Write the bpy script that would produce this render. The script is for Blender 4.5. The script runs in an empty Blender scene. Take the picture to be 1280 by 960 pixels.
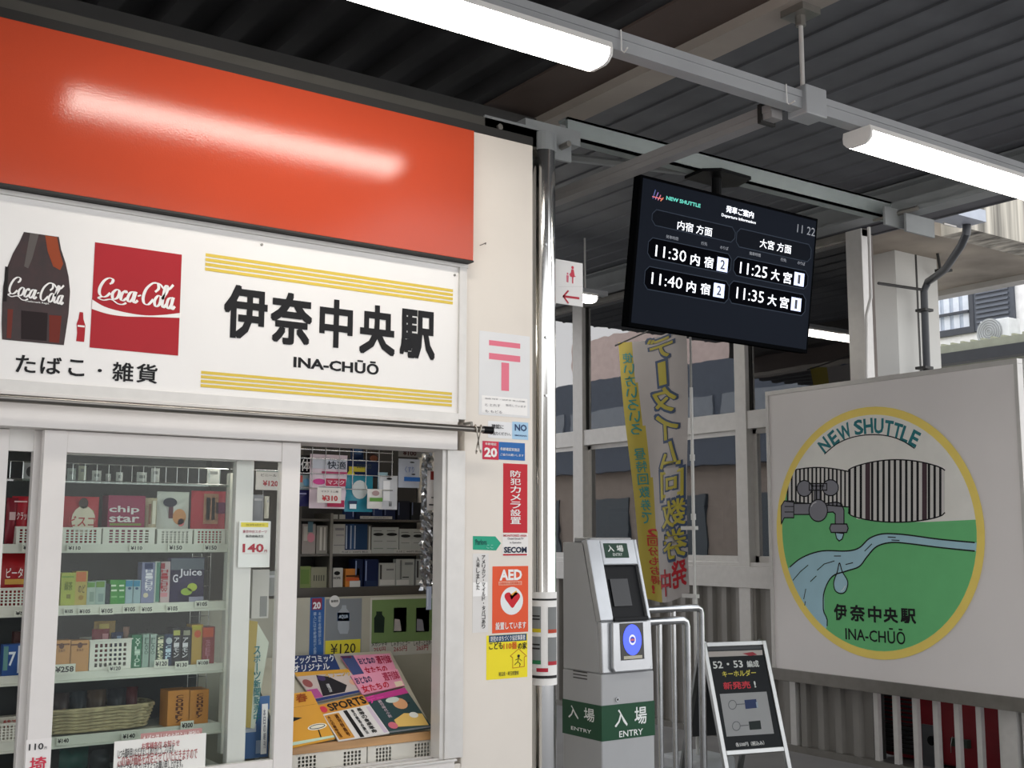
import bpy, math, random
from mathutils import Vector, Matrix
random.seed(7)
S = bpy.context.scene
COL = S.collection

# ------------------------------------------------------------------ camera
FPX, PITCH, ROLL, YAW = 1443.0, .1323, .0031, .6088      # image is 1280 x 960
EYE = Vector((0, 0, 1.45))
_cy, _sy = math.cos(YAW), math.sin(YAW)
FWD = Vector((_sy*math.cos(PITCH), _cy*math.cos(PITCH), math.sin(PITCH)))
_r = Vector((_cy, -_sy, 0)); _u = _r.cross(FWD)
RGT = _r*math.cos(ROLL) + _u*math.sin(ROLL)
UPV = -_r*math.sin(ROLL) + _u*math.cos(ROLL)
cam_d = bpy.data.cameras.new('camera'); cam = bpy.data.objects.new('camera', cam_d); COL.objects.link(cam)
cam_d.sensor_width = 36; cam_d.lens = FPX*36/1280; cam_d.clip_start = .05; cam_d.clip_end = 300
cam.matrix_world = Matrix(((RGT.x, UPV.x, -FWD.x, EYE.x), (RGT.y, UPV.y, -FWD.y, EYE.y), (RGT.z, UPV.z, -FWD.z, EYE.z), (0, 0, 0, 1)))
S.camera = cam

# ------------------------------------------------------------------ world, exposure
w = bpy.data.worlds.new('overcast'); S.world = w; w.use_nodes = True
nt = w.node_tree; nt.nodes.clear()
out = nt.nodes.new('ShaderNodeOutputWorld'); bg = nt.nodes.new('ShaderNodeBackground')
tc = nt.nodes.new('ShaderNodeTexCoord'); sep = nt.nodes.new('ShaderNodeSeparateXYZ'); rmp = nt.nodes.new('ShaderNodeValToRGB')
nt.links.new(tc.outputs['Generated'], sep.inputs[0]); nt.links.new(sep.outputs['Z'], rmp.inputs[0])
rmp.color_ramp.elements[0].position = 0; rmp.color_ramp.elements[0].color = (.95, .93, .92, 1)
rmp.color_ramp.elements[1].position = .8; rmp.color_ramp.elements[1].color = (.80, .86, .95, 1)
nt.links.new(rmp.outputs[0], bg.inputs[0]); bg.inputs[1].default_value = 1.7
nt.links.new(bg.outputs[0], out.inputs[0])
S.view_settings.view_transform = 'Standard'; S.view_settings.look = 'None'
S.view_settings.gamma = 1; S.view_settings.use_curve_mapping = False
S.view_settings.exposure = 0.36

# ------------------------------------------------------------------ materials
_mc = {}
def lin(c): c /= 255; return c/12.92 if c <= .04045 else ((c+.055)/1.055)**2.4
def rgb(h):
    if isinstance(h, str): h = tuple(int(h[i:i+2], 16) for i in (0, 2, 4))
    return tuple(lin(x) for x in h) + (1,)
def mt(col, rough=.5, metal=0, noise=.06, scale=8, bump=0, bscale=60, spec=.5, emit=0, coat=0, stretch=None):
    k = (str(col), rough, metal, noise, scale, bump, bscale, spec, emit, coat, str(stretch))
    if k in _mc: return _mc[k]
    m = bpy.data.materials.new('surface'); m.use_nodes = True; n = m.node_tree; p = n.nodes['Principled BSDF']
    c = rgb(col)
    p.inputs['Roughness'].default_value = rough; p.inputs['Metallic'].default_value = metal
    p.inputs['Specular IOR Level'].default_value = spec; p.inputs['Coat Weight'].default_value = coat
    p.inputs['Coat Roughness'].default_value = .08
    tx = n.nodes.new('ShaderNodeTexCoord'); src = tx.outputs['Object']
    if stretch:
        mp = n.nodes.new('ShaderNodeMapping'); mp.inputs['Scale'].default_value = stretch; n.links.new(src, mp.inputs[0]); src = mp.outputs[0]
    nz = n.nodes.new('ShaderNodeTexNoise'); nz.inputs['Scale'].default_value = scale; nz.inputs['Detail'].default_value = 4
    n.links.new(src, nz.inputs['Vector'])
    r = n.nodes.new('ShaderNodeValToRGB'); r.color_ramp.elements[0].position = .3; r.color_ramp.elements[1].position = .7
    r.color_ramp.elements[0].color = tuple(x*(1-noise*1.6) for x in c[:3])+(1,); r.color_ramp.elements[1].color = tuple(min(1, x*(1+noise)) for x in c[:3])+(1,)
    n.links.new(nz.outputs['Fac'], r.inputs[0]); n.links.new(r.outputs[0], p.inputs['Base Color'])
    if bump:
        b = n.nodes.new('ShaderNodeBump'); b.inputs['Strength'].default_value = bump; b.inputs['Distance'].default_value = .002
        z2 = n.nodes.new('ShaderNodeTexNoise'); z2.inputs['Scale'].default_value = bscale; n.links.new(src, z2.inputs['Vector'])
        n.links.new(z2.outputs['Fac'], b.inputs['Height']); n.links.new(b.outputs[0], p.inputs['Normal'])
    if emit:
        p.inputs['Emission Color'].default_value = c; p.inputs['Emission Strength'].default_value = emit
    _mc[k] = m; return m
def ink(col, rough=.5): return mt(col, rough, noise=.02, spec=.25)
def glassmat(name, tint, refl, rough=.02, wave=0., fr=1.0):
    m = bpy.data.materials.new(name); m.use_nodes = True; n = m.node_tree; n.nodes.clear()
    o = n.nodes.new('ShaderNodeOutputMaterial'); mx = n.nodes.new('ShaderNodeMixShader'); t = n.nodes.new('ShaderNodeBsdfTransparent'); g = n.nodes.new('ShaderNodeBsdfGlossy')
    t.inputs[0].default_value = tint+(1,); g.inputs['Roughness'].default_value = rough; g.inputs[0].default_value = (1, 1, 1, 1)
    f = n.nodes.new('ShaderNodeFresnel'); f.inputs[0].default_value = 1.5
    a = n.nodes.new('ShaderNodeMath'); a.operation = 'MULTIPLY_ADD'; a.use_clamp = True; a.inputs[1].default_value = fr; a.inputs[2].default_value = refl
    ge = n.nodes.new('ShaderNodeNewGeometry'); iv = n.nodes.new('ShaderNodeMath'); iv.operation = 'SUBTRACT'; iv.inputs[0].default_value = 1
    ml = n.nodes.new('ShaderNodeMath'); ml.operation = 'MULTIPLY'        # only the outer side of a pane mirrors
    n.links.new(ge.outputs['Backfacing'], iv.inputs[1]); n.links.new(f.outputs[0], a.inputs[0]); n.links.new(a.outputs[0], ml.inputs[0]); n.links.new(iv.outputs[0], ml.inputs[1]); n.links.new(ml.outputs[0], mx.inputs[0]); n.links.new(t.outputs[0], mx.inputs[1]); n.links.new(g.outputs[0], mx.inputs[2]); n.links.new(mx.outputs[0], o.inputs[0])
    if wave:
        tx = n.nodes.new('ShaderNodeTexCoord'); z2 = n.nodes.new('ShaderNodeTexNoise'); z2.inputs['Scale'].default_value = 3
        b = n.nodes.new('ShaderNodeBump'); b.inputs['Strength'].default_value = wave; b.inputs['Distance'].default_value = .01
        n.links.new(tx.outputs['Object'], z2.inputs['Vector']); n.links.new(z2.outputs['Fac'], b.inputs['Height']); n.links.new(b.outputs[0], g.inputs['Normal'])
    return m
M_ALU = mt('cfcdc9', .38, .25, .03, 20)
M_ALUW = mt('dedad6', .45, .05, .02, 10)
M_ALUD = mt('8d8a84', .35, .7, .06, 15)
M_STEEL = mt('c9cbcc', .22, 1, .08, 12)
M_CHROME = mt('dcdcda', .12, 1, .04, 4, bump=.25, bscale=5, stretch=(1, 1, .35))
M_CREAM = mt('dfd8ce', .42, 0, .03, 3, bump=.12, bscale=25)
M_PAINTG = mt('8e9293', .5, .1, .08, 5)
M_DARK = mt('22211f', .6, 0, .1, 8)
M_BLACK = mt('0c0d0f', .35, 0, .05, spec=.15)
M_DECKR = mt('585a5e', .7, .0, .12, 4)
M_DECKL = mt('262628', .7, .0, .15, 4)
M_CONC = mt('8b867d', .85, 0, .2, 2.5, bump=.3, bscale=12)
M_WHITE = mt('e6e4e0', .5, 0, .02)
M_PAPER = mt('ecebe8', .6, 0, .02)
M_PLASTIC = mt('d8d6cc', .35, 0, .03)
M_GLASS = glassmat('clear_glass', (.96, .98, .97), .0, fr=.38)
M_GLASS2 = glassmat('station_glass', (.42, .44, .47), .22, .01, .05)
M_FILM = glassmat('clear_plastic_film', (.85, .87, .88), .10, .12, .6)

# ------------------------------------------------------------------ frames and mesh builder
class Fr:
    def __init__(s, O, U, V): s.O = Vector(O); s.U = Vector(U).normalized(); s.V = Vector(V).normalized(); s.W = s.U.cross(s.V)
    def pt(s, u, v, w=0): return s.O + s.U*u + s.V*v + s.W*w
    def px(s, x, y, w=0):
        d = RGT*(x-640) + UPV*(480-y) + FWD*FPX; o = s.O + s.W*w
        t = (o-EYE).dot(s.W)/d.dot(s.W); p = EYE + d*t - s.O
        return p.dot(s.U), p.dot(s.V)
def FY(Y): return Fr((0, Y, 0), (1, 0, 0), (0, 0, 1))        # faces the camera side (-Y)
def FX(X): return Fr((X, 0, 0), (0, -1, 0), (0, 0, 1))       # faces -X
def FZ(Z): return Fr((0, 0, Z), (1, 0, 0), (0, 1, 0))
_tc = {}
LAY = .00008        # copies of a glyph lie this far apart
def glyphs(s, bold):
    k = (s, bold)
    if k not in _tc:
        wide = any(ord(c) > 0x2000 for c in s)          # CJK glyphs break when offset, so thicken them with shifted copies
        cu = bpy.data.curves.new('t', 'FONT'); cu.body = s; cu.size = 1; cu.offset = 0 if wide else bold; cu.resolution_u = 2
        ob = bpy.data.objects.new('t', cu); COL.objects.link(ob); bpy.context.view_layer.update()
        nb = 10**9; me = ob.to_mesh(); vs = [(v.co.x, v.co.y) for v in me.vertices]; fs = [tuple(p.vertices) for p in me.polygons]
        ob.to_mesh_clear(); bpy.data.objects.remove(ob); bpy.data.curves.remove(cu)
        if wide and bold > .008 and vs:
            b0, f0 = list(vs), list(fs); vs, fs = [], []; nb = len(b0)
            sh = [(i_*bold*.5, j_*bold*.5) for i_ in (-1, 0, 1) for j_ in (-1, 0, 1)]
            if len(s) > 3 and bold < .025: sh = [(-bold*.5, 0), (bold*.5, 0), (0, bold*.3), (0, -bold*.3)]
            for dx, dy in sh: k0 = len(vs); vs += [(x+dx, y+dy) for x, y in b0]; fs += [tuple(k0+q for q in f) for f in f0]
        if not vs: vs = [(0, 0), (1, 0), (1, 1)]; fs = []
        x0 = min(v[0] for v in vs); x1 = max(v[0] for v in vs); y0 = min(v[1] for v in vs); y1 = max(v[1] for v in vs)
        _tc[k] = ([((x-x0)/max(x1-x0, 1e-6), (y-y0)/max(y1-y0, 1e-6)) for x, y in vs], fs, nb)
    return _tc[k]
def clip(poly, cpoly):       # clip a polygon by a convex counter-clockwise polygon
    for i in range(len(cpoly)):
        a, b = cpoly[i], cpoly[(i+1) % len(cpoly)]; res = []
        side = lambda p: (b[0]-a[0])*(p[1]-a[1])-(b[1]-a[1])*(p[0]-a[0])
        for j in range(len(poly)):
            p, q = poly[j], poly[(j+1) % len(poly)]; sp, sq = side(p), side(q)
            if sp >= 0: res.append(p)
            if (sp >= 0) != (sq >= 0): t = sp/(sp-sq); res.append((p[0]+(q[0]-p[0])*t, p[1]+(q[1]-p[1])*t))
        poly = res
        if not poly: return []
    return poly
def smooth_path(pts, n=6, closed=False):
    if closed: P = [pts[-1]]+list(pts)+[pts[0], pts[1]]
    else: P = [pts[0]]+list(pts)+[pts[-1]]
    o = []
    for i in range(1, len(P)-2):
        for k in range(n):
            t = k/n; a, b, c, d = P[i-1], P[i], P[i+1], P[i+2]
            o.append(tuple(.5*((2*b[j])+(-a[j]+c[j])*t+(2*a[j]-5*b[j]+4*c[j]-d[j])*t*t+(-a[j]+3*b[j]-3*c[j]+d[j])*t**3) for j in range(len(b))))
    if not closed: o.append(tuple(P[-2]))
    return o
ORG = {}
class MB:
    def __init__(s): s.v = []; s.f = []; s.m = []; s.mats = []
    def mi(s, mat):
        if mat not in s.mats: s.mats.append(mat)
        return s.mats.index(mat)
    def add(s, vs, fs, mat):
        b = len(s.v); i = s.mi(mat); s.v += [Vector(v) for v in vs]
        for f in fs: s.f.append(tuple(b+k for k in f)); s.m.append(i)
        return s
    def box(s, fr, u0, u1, v0, v1, w0, w1, mat):
        P = [fr.pt(u, v, w) for w in (w0, w1) for v in (v0, v1) for u in (u0, u1)]
        return s.add(P, [(0, 2, 3, 1), (4, 5, 7, 6), (0, 1, 5, 4), (2, 6, 7, 3), (0, 4, 6, 2), (1, 3, 7, 5)], mat)
    def wbox(s, x0, x1, y0, y1, z0, z1, mat): return s.box(Fr((0, 0, 0), (1, 0, 0), (0, 1, 0)), x0, x1, y0, y1, z0, z1, mat)
    def pbox(s, fr, x0, y0, x1, y1, d, mat, w=0):          # box whose front face fills pixels x0..x1, y0..y1
        u0, v1 = fr.px(x0, y0, w); u1, v0 = fr.px(x1, y1, w); return s.box(fr, min(u0, u1), max(u0, u1), min(v0, v1), max(v0, v1), w-d, w, mat)
    def rect(s, fr, x0, y0, x1, y1, mat, w=.001):
        u0, v1 = fr.px(x0, y0); u1, v0 = fr.px(x1, y1); return s.add([fr.pt(u0, v0, w), fr.pt(u1, v0, w), fr.pt(u1, v1, w), fr.pt(u0, v1, w)], [(0, 1, 2, 3)], mat)
    def poly(s, fr, uv, mat, w=.001): return s.add([fr.pt(u, v, w) for u, v in uv], [tuple(range(len(uv)))], mat)
    def ppoly(s, fr, pts, mat, w=.001): return s.poly(fr, [fr.px(*p) for p in pts][::-1], mat, w)
    def prism(s, fr, uv, w0, w1, mat):
        n = len(uv); P = [fr.pt(u, v, w0) for u, v in uv]+[fr.pt(u, v, w1) for u, v in uv]
        return s.add(P, [tuple(range(n-1, -1, -1)), tuple(range(n, 2*n))]+[(i, (i+1) % n, n+(i+1) % n, n+i) for i in range(n)], mat)
    def pprism(s, fr, pts, w0, w1, mat):
        uv = [fr.px(*p) for p in pts][::-1]; return s.prism(fr, uv, w0, w1, mat)
    def tube(s, pts, r, mat, n=10, caps=True):
        pts = [Vector(p) for p in pts]; rings = []; up = None
        for i, p in enumerate(pts):
            t = (pts[min(i+1, len(pts)-1)]-pts[max(i-1, 0)]).normalized()
            if up is None: up = t.orthogonal().normalized()
            a = (up-t*up.dot(t)).normalized(); b = t.cross(a); up = a
            rr = r[i] if isinstance(r, (list, tuple)) else r
            rings.append([p+a*(rr*math.cos(2*math.pi*k/n))+b*(rr*math.sin(2*math.pi*k/n)) for k in range(n)])
        V = [q for g in rings for q in g]; F = []
        for i in range(len(rings)-1):
            for k in range(n): F.append((i*n+k, i*n+(k+1) % n, (i+1)*n+(k+1) % n, (i+1)*n+k))
        if caps: F += [tuple(range(n-1, -1, -1)), tuple(len(V)-n+k for k in range(n))]
        return s.add(V, F, mat)
    def disc(s, fr, u, v, r, mat, w=.001, n=28, rv=None):
        rv = rv or r; return s.poly(fr, [(u+r*math.cos(2*math.pi*k/n), v+rv*math.sin(2*math.pi*k/n)) for k in range(n)], mat, w)
    def line(s, fr, uv, wd, mat, w=.0015, closed=False):
        P = [Vector(p) for p in uv]; n = len(P)
        for i in range(n if closed else n-1):
            a, b = P[i], P[(i+1) % n]; d = (b-a)
            if d.length < 1e-7: continue
            d.normalize(); q = Vector((-d.y, d.x))*wd/2; e = d*wd*.3
            s.poly(fr, [tuple(a-e-q), tuple(b+e-q), tuple(b+e+q), tuple(a-e+q)], mat, w)
        return s
    def pline(s, fr, pts, wd, mat, w=.0015, closed=False): return s.line(fr, [fr.px(*p) for p in pts], wd, mat, w, closed)
    def textuv(s, fr, t, u0, v0, u1, v1, mat, w=.0015, bold=.012, mirror=False, shear=0):
        vs, fs, nb = glyphs(t, bold); P = []
        for i, (x, y) in enumerate(vs):
            if mirror: x = 1-x
            P.append(fr.pt(u0+(u1-u0)*x+shear*(v1-v0)*y, v0+(v1-v0)*y, w+(i//nb)*LAY))
        if mirror: fs = [f[::-1] for f in fs]
        return s.add(P, fs, mat)
    def text(s, fr, t, x0, y0, x1, y1, mat, w=.0015, bold=.012, **k):    # tight pixel box
        u0, v1 = fr.px(x0, y0); u1, v0 = fr.px(x1, y1); return s.textuv(fr, t, u0, v0, u1, v1, mat, w, bold, **k)
    def vtext(s, fr, t, x0, y0, x1, y1, mat, w=.0015, bold=.012, mirror=False, fill=.9, x0b=None):   # one character under another
        n = len(t)
        for i, ch in enumerate(t):
            f0, f1 = i/n, (i+fill)/n
            sh = 0 if x0b is None else (x0b-x0)*i/n
            ua, vb = fr.px(x0+sh, y0+(y1-y0)*f0); ub, va = fr.px(x1+sh, y0+(y1-y0)*f1)
            if ch in 'ー―': s.textuv(fr, '|', ua+(ub-ua)*.42, va, ua+(ub-ua)*.58, vb, mat, w, bold)
            elif ch in '・、。!': s.textuv(fr, ch, ua+(ub-ua)*.35, va+(vb-va)*(.4 if ch != '!' else 0), ua+(ub-ua)*.6, va+(vb-va)*(.7 if ch != '!' else 1), mat, w, bold)
            elif ch != ' ': s.textuv(fr, ch, ua, va, ub, vb, mat, w, bold, mirror=mirror)
        return s
    def build(s, name, parent=None, label=None, cat=None, group=None, kind=None, smooth=False, bevel=0, solid=0):
        xs = [v.x for v in s.v]; ys = [v.y for v in s.v]; zs = [v.z for v in s.v]
        o = Vector(((min(xs)+max(xs))/2, (min(ys)+max(ys))/2, min(zs)))
        me = bpy.data.meshes.new(name); me.from_pydata([tuple(v-o) for v in s.v], [], s.f)
        for m in s.mats: me.materials.append(m)
        me.polygons.foreach_set('material_index', s.m)
        if smooth: me.polygons.foreach_set('use_smooth', [True]*len(s.f))
        me.update(); ob = bpy.data.objects.new(name, me); COL.objects.link(ob); ORG[ob.name] = o
        if smooth and hasattr(me, 'set_sharp_from_angle'): me.set_sharp_from_angle(angle=.7)
        if parent is not None: ob.parent = parent; ob.location = o-ORG[parent.name]
        else: ob.location = o
        if bevel:
            b = ob.modifiers.new('edge', 'BEVEL'); b.width = bevel; b.segments = 2; b.limit_method = 'ANGLE'
        tagit(ob, label, cat, group, kind); return ob
def tagit(ob, label=None, cat=None, group=None, kind=None):
    for k, v in (('label', label), ('category', cat), ('group', group), ('kind', kind)):
        if v: ob[k] = v
def empty(name, loc, label, cat, group=None, kind=None):
    o = bpy.data.objects.new(name, None); COL.objects.link(o); o.location = loc; ORG[o.name] = Vector(loc); o.empty_display_size = .05
    tagit(o, label, cat, group, kind); return o
def struct(mb, name, **k): return mb.build(name, kind='structure', **k)
def zz(ox, oy, s): return lambda x, y: (ox+x/s, oy+y/s)

YK = 3.2                      # front plane of the kiosk
K = FY(YK)
XG = 6.3                      # plane of the glazed station wall
G = FX(XG)
KXR = K.px(666, 500)[0]       # right end of the kiosk

# ================================================================== SETTING
struct(MB().wbox(-7, 20, -6, 24, -.1, 0, mt('8b8988', .7, 0, .12, 1.5, bump=.2)), 'floor')
struct(MB().wbox(-14, 3.5, -14.5, -14, 0, 4.5, mt('77736e', .8)), 'building_opposite')  # unseen dark block added behind the camera to cut sky reflections in the panes
# roof decks: folded sheets whose ribs run away from the kiosk front
def deck(x0, x1, y0, y1, z, pitch, rib, h, mat, th=.02):
    xe = x0+math.ceil((x1-x0)/pitch)*pitch
    sh = struct(MB().wbox(x0, xe, y0, y1, z+.012, z+.012+th, mat), 'ceiling'); first = None; x = x0
    while x < x1-.001:          # one folded panel after another, all sharing one mesh
        if first is None:
            prof = [(x, z), (x+pitch-rib, z), (x+pitch-rib*.8, z-h), (x+pitch-rib*.2, z-h), (x+pitch, z)]; n = len(prof)
            first = MB().add([(a, y0, b) for a, b in prof]+[(a, y1, b) for a, b in prof], [(i, i+1, n+i+1, n+i) for i in range(n-1)], mat).build('deck_panel', sh)
        else:
            c = first.copy(); COL.objects.link(c); c.location.x += x-x0
        x += pitch
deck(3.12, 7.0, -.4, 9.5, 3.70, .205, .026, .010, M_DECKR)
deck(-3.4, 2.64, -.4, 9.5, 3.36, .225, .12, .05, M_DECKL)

def hbeam(name, x, y0, y1, zb, wd, h, mat, tf=.014):
    mb = MB(); mb.wbox(x-wd/2, x+wd/2, y0, y1, zb, zb+tf, mat); mb.wbox(x-wd/2, x+wd/2, y0, y1, zb+h-tf, zb+h, mat); mb.wbox(x-.006, x+.006, y0, y1, zb+tf, zb+h-tf, mat)
    return struct(mb, name)
struct(MB().wbox(2.64, 2.93, -.4, 9.3, 3.30, 3.6, mt('52453f', .7, 0, .12, 3)).wbox(2.93, 3.12, -.4, 9.3, 3.5, 3.7, mt('3a3532', .7)), 'trim_1')
struct(MB().wbox(2.90, 3.03, -.4, 9.3, 3.26, 3.30, mt('9d958c', .55, 0, .1, 3)), 'trim_13')
hbeam('trim_2', 6.15, -.4, 9.3, 3.53, .16, .16, M_PAINTG)
struct(MB().wbox(-4.2, 2.42, 3.3, 3.36, 2.86, 2.935, mt('4b4944', .6, .1)), 'trim_3')
mb = MB(); mb.wbox(-4.2, 2.88, 3.95, 4.05, 3.0, 3.28, mt('3a3a3a', .6, .1)); struct(mb, 'trim_4')
# light channel beam running to the right, the display hangs from it
mb = MB(); bm_ = mt('8f9897', .5, .1, .06, 4)
mb.wbox(2.66, 4.72, 3.44, 3.452, 3.0, 3.085, bm_); mb.wbox(2.66, 4.72, 3.44, 3.50, 3.0, 3.01, bm_); mb.wbox(2.66, 4.72, 3.44, 3.50, 3.075, 3.085, bm_)
struct(mb, 'trim_5')
mb = MB(); mb.wbox(2.18, 2.50, 3.30, 3.312, 2.87, 2.945, M_PAINTG); mb.wbox(2.50, 2.60, 3.34, 3.352, 2.86, 2.95, M_PAINTG); mb.wbox(2.40, 2.66, 3.36, 3.44, 2.94, 3.0, M_PAINTG)
for x in (2.24, 2.46, 2.55): mb.tube([(x, 3.29, 2.91), (x, 3.34, 2.91)], .012, M_ALUD, 6)
struct(mb, 'trim_6')
mb = MB(); mb.wbox(4.66, 4.68, 1.2, 3.44, 3.02, 3.08, M_PAINTG); mb.wbox(4.62, 4.72, 1.2, 3.44, 3.0, 3.02, M_PAINTG); struct(mb, 'trim_7')
mb = MB()
for i in range(2):
    mb.wbox(4.50+.09*i, 4.72+.09*i, 3.36-.05*i, 3.372-.05*i, 2.93-.03*i, 3.02-.03*i, M_PAINTG)
mb.tube([(4.6, 3.25, 3.0), (4.6, 3.5, 3.0)], .012, M_ALUD, 6); mb.tube([(4.84, 3.28, 2.97), (4.94, 3.28, 2.97)], .006, M_ALU, 6)
struct(mb, 'trim_8')
mb = MB(); mb.tube([(3.35, 3.5, 3.03), (2.98, 3.9, 3.26)], .02, M_PAINTG, 6); mb.tube([(3.55, 3.5, 3.03), (3.1, 4.4, 3.3)], .02, M_PAINTG, 6); struct(mb, 'trim_9')

# ------------------------------------------------------------------ kiosk shell
mb = MB()
cx0 = K.px(580, 500)[0]
mb.wbox(cx0, KXR, YK, YK+.06, 0, 2.83, M_CREAM)                       # cream pillar
mb.wbox(-4, cx0, YK+.02, YK+.14, 1.86, 2.83, M_CREAM)                    # wall over the windows
mb.wbox(-4, cx0, YK, YK+.06, 0, .74, M_CREAM)
struct(mb, 'wall_front', bevel=.004)
struct(MB().wbox(KXR-.06, KXR, YK+.14, 6.2, 0, 2.83, M_CREAM), 'wall_right')
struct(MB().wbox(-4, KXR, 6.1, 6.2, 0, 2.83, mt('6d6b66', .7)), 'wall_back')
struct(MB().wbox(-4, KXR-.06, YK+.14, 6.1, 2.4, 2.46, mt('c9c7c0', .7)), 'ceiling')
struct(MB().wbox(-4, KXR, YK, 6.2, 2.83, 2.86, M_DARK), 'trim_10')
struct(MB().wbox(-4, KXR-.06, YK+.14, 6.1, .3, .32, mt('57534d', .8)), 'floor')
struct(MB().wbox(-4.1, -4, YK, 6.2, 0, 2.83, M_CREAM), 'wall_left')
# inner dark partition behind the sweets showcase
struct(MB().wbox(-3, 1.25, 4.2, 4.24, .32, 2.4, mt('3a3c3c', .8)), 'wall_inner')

# orange fascia
org = mt('bb4a30', .11, 0, .03, 2, bump=.10, bscale=200, spec=.42)
u1, v1 = K.px(593, 165, .05); u2, v0 = K.px(592, 326, .05)
FASX = u1
mb = MB(); mb.wbox(-2.6, u1, YK-.05, YK-.001, v0, v1+.004, org)
fas = mb.build('fascia_panel', label='wide glossy orange-red fascia panel across the top of the kiosk', cat='panel', bevel=.002)
lt = MB().wbox(-2.6, u1, YK-.052, YK-.012, v0-.006, v0, M_DARK); lt.build('lower_trim', fas)

# ------------------------------------------------------------------ station sign of the kiosk
SG = FY(YK-.012)
su1, sv1 = SG.px(573, 338); sv0 = SG.px(560, 516)[1]
sign = empty('shop_sign', (.4, YK, sv0), 'long white station name board under the orange fascia with yellow stripes', 'sign')
mb = MB(); mb.wbox(-2.4, su1, YK-.012, YK+.02, sv0, v0-.008, mt('e9e7e4', .22, 0, .02, 3, spec=.6)); mb.build('panel', sign)
mb = MB(); fm = M_ALU
mb.wbox(-2.4, cx0, YK-.02, YK+.018, v0-.02, v0-.007, fm); mb.wbox(su1, su1+.028, YK-.022, YK+.02, sv0-.02, v0-.02, fm)
mb.wbox(-2.4, su1, YK-.022, YK+.02, sv0-.03, sv0, fm); mb.wbox(su1+.030, cx0-.003, YK-.012, YK+.02, .8, v0-.02, M_CREAM); mb.build('frame', sign, bevel=.001)
yel = ink('dcc052'); blk = ink('141417')
# yellow stripes, 4 above and 4 below
ua = SG.px(257, 317)[0]; ub = SG.px(566, 362)[0]
def stripes(ya, yb):       # pixel y of the top edge of the first and bottom edge of the last stripe at the left end
    va = SG.px(257, ya)[1]; vb = SG.px(255, yb)[1]; h = (va-vb)/4.0
    for i in range(4):
        t = va-i*h*1.04; MB().add([SG.pt(ua, t-h*.70, .0012), SG.pt(ub, t-h*.70, .0012), SG.pt(ub, t, .0012), SG.pt(ua, t, .0012)], [(0, 1, 2, 3)], yel).build('yellow_stripe', sign)
stripes(316.5, 339); stripes(464, 485)
mb = MB(); KJ = '伊奈中央駅'
boxes = [(281, 354, 333, 427), (339, 363, 389, 434), (400, 372, 440, 437), (450, 379, 493, 446), (500, 385, 543, 451)]
for ch, b in zip(KJ, boxes): MB().text(SG, ch, *b, blk, bold=.06).build('station_lettering', sign)
mb.text(SG, 'INA-CHŪŌ', 367, 442, 473, 469, blk, bold=.034); mb.build('station_lettering', sign)
for ch, b in zip('たばこ・雑貨', [(20, 443, 44, 467), (51, 445, 76, 469), (86, 449, 105, 471), (122, 461, 127, 465.5), (141, 452, 166, 478), (171, 454, 196, 480)]): MB().text(SG, ch, *b, blk, bold=.03).build('goods_lettering', sign)
for x, y in ((327, 306), (568, 344), (320, 511), (404, 528), (566, 528)):
    u, v = SG.px(x, y); MB().tube([SG.pt(u, v, 0), SG.pt(u, v, .004)], .004, M_ALUD, 8).build('screw', sign)

NIB = [0]
def nib(mb, fr, pts, mapf, mat, ang=.6, wd=.08, mn=.028, w=.002, closed=False):
    P = smooth_path(pts, 6, closed)
    if closed: P.append(P[0])
    dx, dy = math.cos(ang)*wd/2, math.sin(ang)*wd/2; L, R = [], []; NIB[0] += .00007
    for i, p in enumerate(P):
        a, b = P[max(i-1, 0)], P[min(i+1, len(P)-1)]; d = Vector((b[0]-a[0], b[1]-a[1]))
        if closed and i in (0, len(P)-1): d = Vector((P[1][0]-P[-2][0], P[1][1]-P[-2][1]))
        if d.length < 1e-6: d = Vector((1, 0))
        d.normalize(); q = Vector((-d.y, d.x)); s_ = max(abs(dx*q.x+dy*q.y), mn/2)
        L.append(fr.pt(*mapf(p[0]-q.x*s_, p[1]-q.y*s_), w+NIB[0])); R.append(fr.pt(*mapf(p[0]+q.x*s_, p[1]+q.y*s_), w+NIB[0]))
    n = len(L); mb.add(L+R, [(k, k+1, n+k+1, n+k) for k in range(n-1)], mat)
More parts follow.
